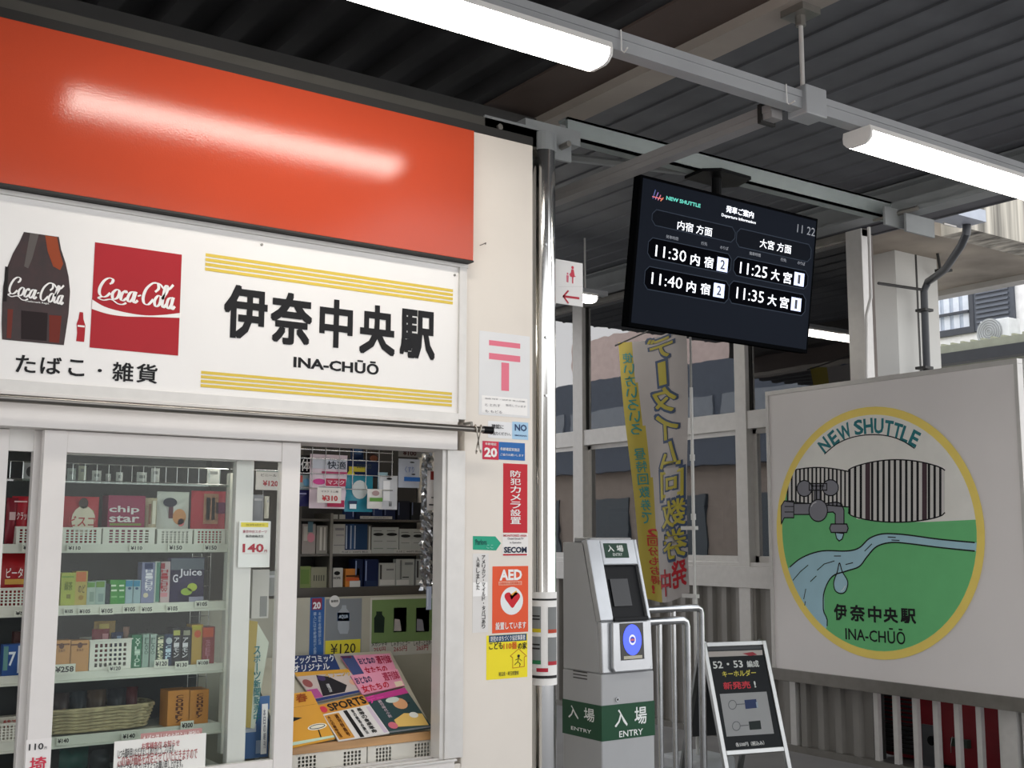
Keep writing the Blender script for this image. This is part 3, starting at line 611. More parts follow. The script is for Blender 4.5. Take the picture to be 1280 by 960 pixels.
product('snack_bag', 'wide red peanut bag with white lettering on the second shelf in the left gap', 'snack', 2, 692, 44, 738, '9c1a20', 1, [('t', 'ピータン', 8, 710, 36, 722, 'efe3e0'), ('r', 6, 724, 38, 730, 'c99a4a')], pouch=True, d=.04, w=-.05)
# second shelf: gum and candy sticks
L2 = [('gum_box', 'yellow-green tall box at the left end of the second shelf', 77.5, 716, 93, 'a3ab45', [('r', 78, 720, 92.5, 722, '7d9a3a'), ('t', '緑茶', 81, 727, 90, 738, '6b7a20'), ('r', 83, 743, 88, 748, '7c7a30')]),
      ('gum_box', 'orange-topped yellow box next to the yellow-green one', 95, 714, 108, 'b3a050', [('r', 95.5, 715, 107.5, 727, 'c46a38'), ('t', 'のど', 98, 731, 106, 741, '5a4a22'), ('c', 98, 744, 104, 750, '9a7a30')]),
      ('gum_box', 'pale grey box with green top left of the pair', 109, 727, 119, '9fb0a6', [('r', 109.5, 728, 118.5, 734, '5e8f45'), ('r', 112, 740, 117, 752, '7f9488')]),
      ('gum_box', 'pale grey box with green top right of the pair', 120, 726, 131, '9aaea8', [('r', 120.5, 727, 130.5, 734, '6a8f3e'), ('r', 123, 742, 129, 752, '7f9490')]),
      ('gum_box', 'dark blue narrow box beside the bright green ones', 132, 730, 137.5, '20303a', []),
      ('gum_box', 'bright green box, left one of two with white stripes', 138, 725, 147, '3f8f3a', [('r', 139, 731, 145, 733, 'cfe0c8'), ('r', 139, 737, 146, 739, 'cfe0c8'), ('r', 139, 745, 146, 747, '7fb877')]),
      ('gum_box', 'bright green box, right one of two with white stripes', 148, 725, 156, '2f8a35', [('r', 149, 731, 155, 733, 'cfe0c8'), ('r', 149, 737, 155, 739, 'cfe0c8'), ('r', 149, 745, 155, 747, '7fb877')]),
      ('gum_box', 'light blue box with darker top, left of the blue pair', 157, 725, 166, '92a9b2', [('r', 157.3, 726, 165.7, 733, '2f7ea0'), ('c', 160, 734, 164, 737, '2a4a70')]),
      ('gum_box', 'light blue box with darker top, right of the blue pair', 166.5, 725, 175, '90a7b0', [('r', 167, 726, 174.7, 733, '2f7ea0'), ('c', 169, 734, 173, 737, '2a4a70')]),
      ('candy_stick', 'purple and white upright candy stick on the second shelf', 178, 703, 192, '7c7fa0', [('r', 181, 704, 191, 711, '23305c'), ('v', 'Hi-CHEW'[::1], 182, 712, 190, 739, 'e0dce6'), ('c', 179, 741, 185, 747, 'c9bfa5')]),
      ('candy_stick', 'white and green narrow upright stick on the second shelf', 194, 702, 199.5, 'b9bfb9', [('r', 196, 703, 198.5, 752, '4f7f6e')]),
      ('candy_stick', 'red and white upright candy stick on the second shelf', 200, 702, 211, 'b8a3a6', [('r', 201, 704, 206, 711, '8e2434'), ('v', 'Hi-CHEW', 201.5, 712, 209, 740, 'a3182c'), ('r', 200.5, 741, 209, 746, 'c7838c')])]
for nm, lab, a, t, b, c, pr_ in L2: product(nm, lab, 'sweets', a, t, b, 756, c, 1, pr_, d=.04)
product('candy_pouch', 'dark purple sour candy pouch with green grapes at right of the second shelf', 'sweets', 212, 697, 256, 757, '2a2048', 1, [('r', 214, 698, 255, 712, '5d6470'), ('t', 'Juice', 224, 711, 252, 722, 'd8d3e0'), ('t', 'G', 216, 718, 222, 728, 'd8d3e0'), ('c', 234, 729, 246, 739, 'a9b83c'), ('c', 226, 735, 240, 744, '93ad3a'), ('r', 236, 746, 254, 753, '8c8aa0')], d=.03, pouch=True)
# third shelf
L3 = [('caramel_box', 'amber caramel box at the left end of the third shelf', 68, 801, 87.5, 'c08a52', [('r', 68, 805, 87, 806.2, '6b3f24'), ('c', 74, 804, 80, 811, '5a3020'), ('t', 'ミルク', 73, 812, 81, 815, '5a3020')]),
      ('caramel_box', 'amber caramel box beside the white basket', 88.5, 801, 110, 'bd8850', [('r', 89, 805, 109, 806.2, '6b3f24'), ('c', 97, 803, 103, 810, '5a3020'), ('t', 'ミルク', 96, 811, 104, 814, '5a3020')]),
      ('gum_pack', 'green gum pack with upright white lettering on the third shelf', 165, 794, 177, '1f6b4a', [('v', 'XYLITOL', 169, 798, 174, 833, 'c0d8c8')]),
      ('gum_pack', 'grey-green gum pack left of two alike', 178, 793, 186.5, '90a79c', [('v', 'FLAVO', 181, 797, 185, 818, '5b7268')]),
      ('gum_pack', 'grey-green gum pack right of two alike', 187, 793, 195, '9fb0a8', [('v', 'FLAVO', 189, 797, 193, 818, '5b7268')]),
      ('gum_pack', 'dark green gum pack with cream lettering', 195.6, 794, 204.5, '2b4636', [('v', 'Clorets', 197.5, 796, 203, 826, 'd4d3b4')]),
      ('gum_pack', 'navy gum pack with a round badge', 205, 793, 215.5, '1d2e50', [('c', 207.5, 797, 215, 805, 'a7b0b8'), ('v', 'Clor', 207, 807, 213, 824, 'b8d0e0')]),
      ('chocolate_pack', 'black pack with yellow-green characters, left of two', 216, 785, 226.5, '1e1b26', [('r', 217, 788, 225, 794, 'a5a552'), ('v', 'アーモン', 217.5, 797, 223, 822, 'd6d4da')]),
      ('chocolate_pack', 'black pack with grey characters, right of two', 227, 785, 238.5, '1b1922', [('r', 229.5, 788, 237.5, 794, '8d8d78'), ('v', 'アーモン', 228.5, 797, 234, 822, 'd6d4da')]),
      ('candy_stick', 'leaning yellow-orange stick on the third shelf', 240, 781, 252, 'b5913c', [('r', 240.5, 782, 251, 787, 'b3a834'), ('c', 243, 788, 251, 797, 'c4572e')]),
      ('candy_stick', 'orange-red stick at the right end of the third shelf', 253, 784, 267, '8d3a3c', [('r', 253.5, 785, 266.5, 796, 'c14f2c'), ('v', 'SWEETS', 257, 800, 262, 828, 'b57080')])]
for nm, lab, a, t, b, c, pr_ in L3: product(nm, lab, 'sweets', a, t, b, 837, c, 2, pr_, d=.045)
product('sweets_bag', 'small red packet in the white basket on the third shelf', 'sweets', 117, 787, 138, 802, '7d2a34', None, [('r', 128, 792, 135, 799, 'b0757c')], d=.03, w=-.04, pouch=True, zbase=zs[2]+.02)
product('sweets_bag', 'yellow and gold packet behind the red one in the basket', 'sweets', 119, 777, 145, 792, '9a7a3c', None, [('r', 124, 780, 136, 786, 'b8a050')], d=.02, w=-.075, pouch=True, zbase=zs[2]+.02)
product('sweets_bag', 'dark blue packet in the white basket on the third shelf', 'sweets', 141, 791, 156, 803, '1c2c52', None, [('r', 146, 795, 151, 800, '8ca0c0')], d=.03, w=-.04, pouch=True, zbase=zs[2]+.02)
product('sweets_bag', 'pale brown packet at the right in the white basket', 'sweets', 156, 784, 163, 803, '8a6a5e', None, [], d=.03, w=-.04, pouch=True, zbase=zs[2]+.02)
product('sweets_box', 'orange box lying above the navy gum on the third shelf', 'sweets', 203.5, 779, 211, 792, 'd07a3c', None, [], d=.02, w=-.06, zbase=SH.px(205, 793, -.06)[1]) if 0 else None
product('tissue_pack', 'blue and white packet in the left gap on the third shelf', 'packet', 4, 806, 26, 843, '30508a', 2, [('p' if 0 else 'r', 5, 808, 9, 838, '5f8a88'), ('r', 23, 807, 26, 841, 'c8cdd6'), ('t', '7', 11, 815, 19, 832, 'd6dfe8')], d=.03)
product('dark_box', 'dark brown box behind the blue packet in the left gap', 'box', 18, 790, 40, 842, '3c2222', 2, [], d=.03, w=-.07)
# bottom shelf
L4 = [('biscuit_box', 'amber biscuit box with brown script, left of two on the bottom shelf', 210.5, 864, 236, 'c07f38', [('v', 'Country', 220, 869, 228, 903, '5a3014')]),
      ('biscuit_box', 'amber biscuit box with brown script, right of two on the bottom shelf', 237, 863, 259.5, 'bb7c36', [('v', 'Country', 246, 867, 253, 897, '5a3014')])]
for nm, lab, a, t, b, c, pr_ in L4: product(nm, lab, 'sweets', a, t, b, 910, c, 3, pr_, d=.07)
# wicker basket: woven strands bulging outwards
e = empty('wicker_basket', (SH.px(130, 900)[0], YS+.1, zs[3]), 'wide low wicker basket on the bottom shelf of the showcase', 'basket')
ua, ub = SH.px(48, 900)[0], SH.px(196, 895)[0]; H = SH.px(130, 886)[1]-zs[3]-.003; wk = mt('a89a78', .75, 0, .2, 40)
cxb, ry = (ua+ub)/2, .072
def ringpt(a, z, k): ex = 1+.14*z/H; return (cxb+math.copysign(abs(math.cos(a))**.55, math.cos(a))*(ub-ua)/2*ex*.93, YS+.095+math.copysign(abs(math.sin(a))**.55, math.sin(a))*ry*ex*.95, zs[3]+.002+z)
for j in range(7):
    z = H*(j+.5)/7; P = []
    for i in range(97):
        a = 2*math.pi*i/96; p = Vector(ringpt(a, z, 0)); c = Vector((cxb, YS+.095, p.z)); d = (p-c).normalized(); P.append(p+d*.003*math.cos(24*a+(j % 2)*math.pi)+Vector((0, 0, .0015*math.sin(12*a))))
    MB().tube(P, H/14*1.05, wk, 6, caps=False).build('woven_strand', e, smooth=True)
mb = MB()
for i in range(24): a = 2*math.pi*(i+.5)/24; mb.tube([ringpt(a, 0, 0), ringpt(a, H*1.0, 0)], .002, wk, 5)
mb.build('stake', e, kind='stuff')
MB().tube([ringpt(2*math.pi*i/48, H, 0) for i in range(49)], .005, wk, 6, caps=False).build('rim', e, smooth=True)
mb = MB(); mb.prism(FZ(zs[3]), [ringpt(2*math.pi*i/24, 0, 0)[:2] for i in range(24)], .001, .004, wk); mb.build('bottom', e)
for i, (a, t, b, c, lab) in enumerate([(70, 868, 88, '3c3030', 'brown wrapped bun at the left in the wicker basket'), (90, 866, 110, '24282e', 'dark wrapped bun with a pale label in the wicker basket'), (112, 864, 134, '4a3a30', 'tan wrapped bun in the middle of the wicker basket'), (138, 862, 160, '1e2026', 'black wrapped bun right of the middle in the wicker basket'), (160, 860, 174, '4c2226', 'dark red packet at the right in the wicker basket')]):
    product('wrapped_bun', lab, 'snack', a, t, b, 900, c, None, [('c', a+7, 885, b-5, 893, '7a8a90' if i == 1 else '6a5040')], d=.05, w=-.07, pouch=True, zbase=zs[3]+.01, group='wrapped buns in the wicker basket')
# top row of small packets and trinkets on the glass shelf
for i, (a, t, b, c, lab) in enumerate([(85, 585, 95, 'a9b3b0', 'small clear trinket packet at left on the glass shelf'), (99, 582, 108, 'b8bba8', 'pale yellow trinket packet on the glass shelf'), (116, 588, 127, 'cfd2d0', 'white boxed trinket with grey print on the glass shelf'), (133, 592, 139, 'c6c8c6', 'tiny white tag packet on the glass shelf'), (146, 590, 154, 'dfe0de', 'bright white bent card on the glass shelf'), (172, 590, 184, 'd4d6d4', 'white crumpled packet on the glass shelf'), (190, 585, 200, 'd9dad8', 'small white packet right of the crumpled one on the glass shelf'), (260, 585, 275, 'dedfdd', 'white packet at the right end of the glass shelf')]):
    product('trinket_packet', lab, 'packet', a, t, b, 601, c, None, [('r', a+2, t+4, b-3, t+8, '8a8d8c')], d=.012, w=-.05, pouch=True, zbase=zt, group='small packets on the glass shelf')
product('trinket_packet', 'silver foil packet in the left gap on the glass shelf', 'packet', 30, 578, 46, 604, 'b9bbbb', None, [('c', 33, 583, 42, 596, '4a4a4a')], d=.015, w=-.05, pouch=True, zbase=zt, group='small packets on the glass shelf')

# price card, ¥120 card and notices
C2 = FY(YK+.037); z4 = zz(180, 530, 4.8)
sticker('price_card', 'white 140 yen sports paper price card on the inner window stile', C2, 299, 651, 336.5, 709, 'eeecea', [
    ('r', 301, 653, 335, 659, 'ecd84a'), ('t', '2018年4月から', 307, 654.5, 330, 657.5, '8a8020'), ('t', '東京中日スポーツ', 303, 662.5, 333, 666.5, 'a83050'), ('t', '販売価格改定', 307, 668.5, 329, 672, '1f1f22'),
    ('t', '140', 303, 679.5, 329, 690.5, 'b02a3c', .03), ('t', '円', 330, 687, 333, 690.5, 'b02a3c'), ('l', [(303, 692), (333, 692)], .0008, 'c8a0a0')], cat='card', th=.0015)
C3 = FY(YS+.02)
sticker('price_card', 'white 120 yen handwritten card hanging between the two stiles', C3, 320, 588, 350, 613, 'c9c6c2', [('r', 320, 588, 350, 590, '32524a'), ('t', 'ビニール', 326, 592, 345, 596, '2a2a2a'), ('t', '¥120', 328, 600.5, 347, 608, 'a03038', .03)], cat='card', th=.0015)
NW = FY(YK-.001)
sticker('notice_paper', 'white printed customer notice with red headings at the bottom of the front pane', FY(YK+.010), 143, 927, 255, 990, 'e9e8e2', [
    ('t', 'お客様各位 お知らせ', 177, 928.5, 224, 932.5, 'a8323a'), ('t', 'いつも御利用いただきましてありがとうございます。', 147, 936, 218, 941, '3c3c3c'), ('t', 'このたび価格を改定させていただきますので', 147, 944, 246, 948.5, 'a85a5a'), ('t', 'よろしくお願いします。', 147, 951, 172, 954.5, 'a85a5a'), ('t', '何卒ご了承くださいますようお願い申し上げます。', 146, 956, 228, 959.5, '3c3c3c')], cat='notice')
sticker('notice_strip', 'dusty pink heading strip above the white customer notice', FY(YK+.0115), 176, 917, 252, 926, 'b98a86', [('t', 'たばこ値上げのお知らせ 増税分', 179, 919, 249, 924, 'efe6e2')], cat='notice')
sticker('price_slip', 'white 110 yen newspaper price slip on the wide left mullion', FY(YK-.0002), 33, 925, 61, 990, 'e6e2df', [('t', '110', 36, 930, 54, 936.5, '3a3a3c'), ('t', '円', 55.5, 933, 58, 936, '3a3a3c'), ('t', '埼', 37, 947, 57, 962, 'd03a50', .03)], cat='card')
LF = Fr(SH.pt(*SH.px(320, 850), .0), (1, 0, 0), (.0, .25, 1))
lf = FY(YS+.05)
sticker('hanging_leaflet', 'tilted pale green leaflet with teal vertical characters behind the glass', lf, 0, 0, 0, 0, 'cdd6c6', [
    ('p', [(309, 775), (322, 777), (313, 910), (306, 909)], 'b8a55e'), ('v', 'スポーツ新聞販売中', 317, 808, 325, 902, '2b7f86')], cat='leaflet', poly=[(309, 775), (322, 779), (336, 803), (318, 911), (305, 909)])
sticker('paper_strip', 'bright narrow white paper strip beside the tilted leaflet', FY(YS+.04), 327.5, 880, 333, 942, 'f4f4f4', [('v', '本日の朝刊', 329, 886, 331.5, 936, '8a8a9a')], cat='paper')
sticker('newspaper', 'blue newspaper page standing behind the white strip', FY(YS+.08), 302, 872, 333, 945, '4a72a8', [('r', 305, 905, 318, 914, 'c9d4e2'), ('r', 318, 925, 331, 940, 'a8bcd8')], cat='newspaper', th=.012)
sticker('display_stand', 'white leaflet holder hanging between the stiles', FY(YS+.06), 313, 712, 332, 772, 'c9c8c2', [('r', 322, 745, 330, 770, '8a8c8a')], cat='holder', th=.02)
for i, (a, t, b, bt_, c, lab) in enumerate([(316, 618, 330, 652, '8d8f94', 'grey-striped packet hanging below the 120 yen card'), (332, 620, 337, 648, 'd8d4c4', 'narrow cream packet hanging right of the striped one'), (334, 714, 346, 745, '8f918e', 'grey packet hanging beside the front stile')]):
    product('hanging_packet', lab, 'packet', a, t, b, bt_, c, None, [('r', a+2, t+5, b-2, t+8, 'b8b8bc')], d=.015, w=-.05, pouch=True, group='packets hanging behind the inner stile')

# unseen lamp added to brighten the showcase, and the wire the packets hang from
e = empty('showcase_lamp', (.75, YS-.02, hz-.02), 'slim strip lamp tucked under the window head inside the showcase', 'lamp')
MB().wbox(xL+.8, xR-.02, YS-.055, YS-.02, hz-.012, hz-.001, M_WHITE).build('housing', e)
MB().wbox(xL+.82, xR-.04, YS-.050, YS-.025, hz-.022, hz-.012, mt('fff6ea', .5, emit=9, noise=0)).build('diffuser', e)
hx0, hx1 = C3.px(316, 600)[0], C3.px(349, 600)[0]; zc_ = C3.px(330, 588)[1]
e = empty('hanging_wire', (hx0, YS+.02, zc_), 'wire holding the 120 yen card and packets between the stiles', 'wire')
MB().tube([(xR+.01, YS+.022, zc_), (hx1+.03, YS+.022, zc_), (hx1+.03, YS+.022, hz)], .0015, M_STEEL, 6).build('cross_wire', e)
for x_ in (hx0+.01, hx0+.045): MB().tube([(x_, YS+.045, zc_), (x_, YS+.045, C3.px(330, 720)[1])], .0012, M_STEEL, 5).build('drop_wire', e)

basket('white perforated basket on the bottom shelf in the left gap', -6, 905, 34, 936, 3)
product('paper_packet', 'cream packet with red lettering in the bottom basket of the left gap', 'packet', -2, 897, 30, 932, 'b9b4a8', 3, [('t', '特売', 4, 900, 24, 909, 'a83a3a')], d=.03, w=-.04)
zl_ = .79
product('shopping_bag', 'dark green bag on the floor of the showcase below the bottom shelf', 'bag', 78, 938, 112, 985, '1f4f48', None, [], d=.06, w=-.05, pouch=True, zbase=zl_)
product('shopping_bag', 'dark grey bag beside the green one below the bottom shelf', 'bag', 116, 940, 140, 985, '3a3d40', None, [], d=.06, w=-.05, pouch=True, zbase=zl_)
MB().wbox(xL, xR, YS, YS+SD, zl_-.012, zl_, M_SHW).build('base_board', cab)

# ================================================================== OPEN HATCH: GRID WITH PACKETS
YG = 3.42; GF = FY(YG)
gx0, gx1 = GF.px(366, 600)[0], GF.px(491, 600)[0]
rows_ = [GF.px(420, y)[1] for y in (563.5, 574.5, 593, 611)]
e = empty('wire_grid', ((gx0+gx1)/2, YG, rows_[-1]), 'chrome wire grid hanging in the open hatch', 'grid')
mb = MB(); m_ = M_STEEL
for z in rows_: mb.tube([(gx0, YG, z), (gx1, YG, z)], .0016, m_, 6)
mb.build('cross_wire', e)
for xp in (375, 390, 407, 424, 441, 457.5, 473.5, 490):
    x = GF.px(xp, 585)[0]; MB().tube([(x, YG, rows_[-1] if xp < 480 else rows_[-2]), (x, YG, hz+.02)], .0016, m_, 6).build('upright_wire', e)
def hang(label, x0, y0, x1, y1, col, prints=(), Y=YG+.006, d=.02, film=False, name='hanging_packet', group='packets hanging on the wire grid'):
    f = FY(Y); u0, va = f.px(x0, y0); u1, vb = f.px(x1, y1)
    return product(name, label, 'packet', x0, y0, x1, y1, col, None, prints, d=d, w=0, pouch=True, fr=f, zbase=vb, group=group, rough=.18)
hang('black packet with large white character at the left of the wire grid', 368, 568, 389, 591, '16171a', [('t', '体', 376, 574, 388, 589, 'd8d8d8')], Y=YG+.03)
hang('pale blue and red patterned packet below the black one', 368, 593, 389, 612, '8fa3a8', [('r', 370, 594, 378, 603, 'b0504a'), ('c', 379, 598, 387, 608, '5d8fae')], Y=YG+.03)
hang('dark violet packet at the lower left of the wire grid', 368, 612, 389, 633, '2c2c5c', [('r', 371, 616, 383, 618, '8a8ab0')], Y=YG+.03)
hang('pink and white mask packet behind the 310 yen card', 389.5, 567, 434.5, 636, 'd9c9d2', [
    ('r', 391, 574, 433, 587, 'c8ccd6'), ('t', '快適', 409, 576, 432, 587, '1e2738'), ('r', 402, 589, 434, 593, 'b0446a'), ('c', 391, 598, 407, 606, 'c8408a'), ('r', 407, 598, 432, 608, 'b02a4e'), ('t', 'マスク', 409, 600, 430, 606, 'e9cdd6'), ('r', 409, 625, 430, 634, 'a8204a')])
hang('dark packet with diagonal yellow band at the top of the wire grid', 432, 573, 474, 597, '1e2a4a', [('r', 436, 583, 456, 590, 'b7a92e'), ('t', 'DONTACO', 446, 580, 464, 586, '2a3a3a'), ('c', 434, 588, 443, 599, 'c8c02a')], Y=YG+.02)
hang('teal mask packet with a round pale mask picture', 433, 593, 467, 640, '2d7f92', [('c', 440, 600, 459, 624, 'b9c0be'), ('r', 436, 626, 446, 630, '1c2f50'), ('r', 437, 630, 445, 636, 'dfe6ea')])
hang('dark brown packet near the top right of the wire grid', 457, 563, 474, 578, '2a201e', [('c', 462, 569, 472, 577, '6a3a22')], Y=YG+.02)
hang('shiny white packet with a black curved mark at the right of the wire grid', 476, 594, 498, 637, 'd3d5d8', [('c', 483, 597, 490, 600, '101010'), ('r', 479, 601, 487, 626, 'f6f6f6'), ('t', 'ⅲ', 486, 627, 489, 633, '222222')])
hang('small white and green tissue packet hanging between teal and white packets', 461, 611, 479, 636, 'd6d4ce', [('r', 462, 622, 478, 627, '5c8f3c'), ('c', 465, 613, 474, 620, 'a58a88')], Y=YG-.03)
hang('dark blue packet high in the grid behind the upper wires', 440, 556, 456, 574, '1c2c4c', [('r', 443, 560, 452, 568, '2d4a70')], Y=YG+.03)
hang('white medicine packet with blue band under the 100 yen card', 500, 573, 526, 610, 'b9bfca', [('t', 'くすり', 506, 583, 517, 591, '6a78a8'), ('r', 505, 596, 525, 602, '2f6ab4'), ('c', 512, 577, 518, 579, '222222'), ('c', 514, 592, 519, 594, '222222')])
hang('grey striped pillow packet hanging above the white packet', 474, 590, 486, 612, '8fb0bc', [('r', 482, 594, 485, 610, '2f7f9a')], Y=YG+.02)
hang('narrow white box packet with a dark red square at the right jamb', 536, 588, 549, 638, 'cfcbc8', [('r', 538, 589, 546, 600, '7c261e'), ('r', 536, 630, 547, 632, '2a2a2a'), ('r', 539, 621, 545, 623, '6a6a6a')], Y=3.33)
GC = FY(YG-.045)
sticker('price_card', 'white 310 yen mask price card clipped on the wire grid', GC, 396.5, 608.5, 426, 629, 'd3cec6', [('r', 398, 608.5, 426, 610, '2c4a44'), ('t', 'マスク ミニ用', 401, 613, 422, 616, '24242a'), ('t', '¥310', 402, 619, 421.5, 626.5, 'b02a30', .03)], cat='card', th=.0015)
sticker('price_card', 'grey 100 yen card above the white medicine packet', FY(YG), 498, 561, 527, 572, '7e7c78', [('t', '¥100', 503, 563, 520, 570, '3a1c1c', .03)], cat='card', th=.0015)
# gathered silver curtain strips
for lab, xa, xb, ya, yb in (('crumpled silver plastic strip hanging in the hatch, left one beside the jamb', 530, 540, 562, 738), ('crumpled silver plastic strip hanging in the hatch, right one by the jamb', 541.5, 548, 640, 738)):
    f = FY(3.36); ua, va = f.px(xa, ya); ub, vb = f.px(xb, yb); mb = MB(); N_ = 40; n = 10; V = []; F = []
    for j in range(N_+1):
        z = va+(vb-va)*j/N_; cxx = (ua+ub)/2+.002*math.sin(j*.9)
        for i in range(n):
            a = 2*math.pi*i/n; r = (ub-ua)/2*(1+.35*math.sin(5*a+j*1.7)+.2*random.uniform(-1, 1)); V.append((cxx+r*math.cos(a)*.9, 3.37+r*math.sin(a)*.8, z))
    for j in range(N_):
        for i in range(n): F.append((j*n+i, j*n+(i+1) % n, (j+1)*n+(i+1) % n, (j+1)*n+i))
    mb.add(V, F, mt('a9abae', .18, .85, .25, 60)); mb.build('plastic_strip', label=lab, cat='curtain', group='silver strips at the hatch jamb')
sticker('paper_tag', 'pale blue narrow tag at the foot of the silver strips', FY(3.35), 533, 733, 539, 762, 'b9c4dc', [('r', 534, 736, 535, 758, 'd9e0ee')], cat='tag')

# cigarette shelf
YC = 3.74; CF = FY(YC)
cz = [CF.px(470, y)[1] for y in (649.5, 692, 733)]
cx_0, cx_1 = CF.px(374, 700)[0], KXR-.07
M_RACK = mt('4d4944', .5, .1)
e = empty('tobacco_rack', ((cx_0+cx_1)/2, YC+.06, cz[2]-.05), 'dark grey tobacco rack at the back of the hatch', 'rack')
for i, z in enumerate(cz):
    MB().wbox(cx_0, cx_1, YC-.005, YC+.12, z-(.008 if i < 2 else .045), z, M_RACK).build('shelf', e)
MB().wbox(cx_0, cx_1, YC+.12, YC+.13, cz[2], hz+.1, mt('2b2a2a', .6)).build('back_panel', e)
xpost = CF.px(412, 700)[0]; MB().wbox(xpost-.005, xpost+.005, YC-.012, YC+.12, cz[2], cz[0]+.02, mt('7c7972', .35, .5)).build('divider', e)
MB().wbox(cx_0-.02, cx_0, YC-.01, YC+.13, cz[2]-.05, hz+.1, M_RACK).build('side_panel', e)
def cig(lab, x0, y0, x1, zi, col, prints=(), group='packs in the tobacco rack', top=None, d=.022, nm='cigarette_pack'):
    f = CF; w = -.004; y1 = CF.px
    product(nm, lab, 'pack', x0, y0, x1, y0+30, col, None, prints, d=d, w=w, fr=CF, zbase=cz[zi]+.0005, group=group)
cig('pale grey pack at the left end of the upper tobacco shelf', 416.5, 655, 431, 1, 'a3a29c', [('r', 419, 660, 430, 663, '77767a'), ('r', 420, 668, 430, 670, '88878a'), ('r', 417, 681, 431, 682, '77767a')])
for i, (a, b, c) in enumerate([(432, 437, '182c4e'), (437.5, 442, '2a4a72'), (442.5, 459, '1b3656')]):
    cig(['narrow navy pack edge next to the pale grey pack', 'blue-grey pack edge beside the wide navy pack', 'wide dark blue pack on the upper tobacco shelf'][i], a, 655, b, 1, c, [('r', a+.5, 657, a+1.5, 686, '9aa6b8')])
cig('grey-brown narrow pack right of the wide dark blue one', 459.5, 656, 464, 1, '55524e', [('r', 461, 658, 462.5, 688, 'a7a7a0')])
for i, (a, b, y) in enumerate([(465, 481, 659), (481.5, 498, 659), (499.5, 514.5, 661), (515, 530, 661)]):
    cig('white pack with black brush mark, %s of the four on the upper tobacco shelf' % ['leftmost', 'second', 'third', 'rightmost'][i], a, y, b, 1, '9fa29f', [('c', a+1.5, y+7, b-1.5, y+11, '161616'), ('r', a+2, y+4, b-4, y+5, '6a6a6a'), ('r', a+2, y+17, b-3, y+18, '7e7f7e'), ('r', a+2, y+26, b-2, y+27, '77807a')])
cig('white pack with black fan mark at the left of the lower tobacco shelf', 416.5, 710, 428, 2, 'b9b8b2', [('p' if 0 else 'c', 417.5, 714, 425, 719, '0e0e0e'), ('t', 'HOPE', 416.5, 721, 425.5, 724, '2a2a2a')])
cig('orange pack on the lower tobacco shelf', 432, 711, 449, 2, 'c07a38', [('r', 432.5, 719, 448.5, 721, '4a2410'), ('r', 432.5, 722, 448.5, 726, 'c05a30'), ('r', 437, 726, 450, 735, 'c9c9c6')])
cig('dark navy pack with thin pale edge on the lower tobacco shelf', 444, 699, 453, 2, '16223f', [('r', 444.5, 701, 445.5, 720, '8a98b8')], d=.05)
cig('wide dark navy pack in the middle of the lower tobacco shelf', 456, 699, 472.5, 2, '131f42', [('r', 457, 701, 458, 726, '7f8fb4'), ('r', 457, 726, 471, 734, '1f2f4e')])
cig('white pack with a dark bar at its left on the lower tobacco shelf', 474, 704, 494, 2, 'a5a6a2', [('r', 475, 706, 477, 724, '3a3a3a'), ('r', 483, 711, 492, 713, '707070'), ('r', 475, 725, 493, 731, 'c0c0bc')])
cig('tall white pack with small lettering right of the barred one', 495, 699, 517.5, 2, '9ea19d', [('r', 500, 700, 502, 724, '6a6c6a'), ('r', 506, 703, 516, 706, '6e7070'), ('r', 503, 721, 511, 722, '1a1a1a'), ('r', 495.5, 725, 511, 731, 'c2c2be')])
cig('white pack with vertical navy lettering at the right of the lower tobacco shelf', 520, 699, 535, 2, '9a9c9a', [('v', 'SEVEN', 526, 700, 530, 718, '2a2c44'), ('r', 521, 701, 523, 722, '2c2c30'), ('r', 520.5, 725, 534, 731, 'bcbcb8')])
cig('white pack pair standing on the uppermost tobacco shelf', 417, 643, 431, 0, '9c9b96', [('r', 422.5, 640, 424, 650, '3a3a3a')])
cig('dark blue pack on the uppermost tobacco shelf', 432, 622, 443, 0, '182a50', [('r', 441, 626, 442, 646, '7a86a8')]); cig('wide dark blue pack on the uppermost tobacco shelf', 445, 624, 463, 0, '14203c')
for i, (a, b, c) in enumerate([(466, 478, '1a2c54'), (480, 494, '101a3a'), (497, 512, '0e1424'), (514, 528, '15181e')]): cig('dark pack on the top tobacco shelf, %s of four right of the wide blue' % ['first', 'second', 'third', 'fourth'][i], a, 622+i*2, b, 0, c, [('r', a+1, 628, a+2, 644, '5a6480')])
cig('clear pink patterned packet at the left of the tobacco rack', 378, 655, 394, 1, '8b8480', [('r', 380, 658, 384, 676, 'a8a49c'), ('c', 384, 666, 393, 678, 'b87884'), ('r', 385, 652, 391, 665, '4d6a74')])
cig('white ribbed pack beside the rack divider', 396, 657, 409, 1, '7f7c76', [('r', 400, 659, 402, 688, 'b5b2aa'), ('r', 405, 659, 406.5, 688, 'b5b2aa')])
cig('dull green pack at the left end of the lower tobacco shelf', 373, 708, 388, 2, '71814a', [('r', 376, 712, 386, 730, '5f7a3a')])
cig('beige pack with dark stripes left of the divider', 389, 709, 408, 2, '868571', [('r', 392+0, 719, 393.2, 726, '4a4a42'), ('r', 395, 719, 396.2, 726, '4a4a42'), ('r', 398, 719, 399.2, 726, '4a4a42'), ('r', 401, 719, 402.2, 726, '4a4a42'), ('r', 404, 719, 405.2, 726, '4a4a42')])
for i, (a, b, c, d_) in enumerate([(450, 490, 645, 649), (424, 464, 687.5, 692), (492, 530, 687, 691.5)]):
    sticker('shelf_label', 'white printed strip on the tobacco rack, %s' % ['top shelf', 'left of the middle shelf', 'right of the middle shelf'][i], FY(YC-.007), a, c, b, d_, 'a8a7a4', [('t', 'たばこ 440円 税込', a+3, c+1.2, b-4, d_-1, '4a4a50')], cat='tag')

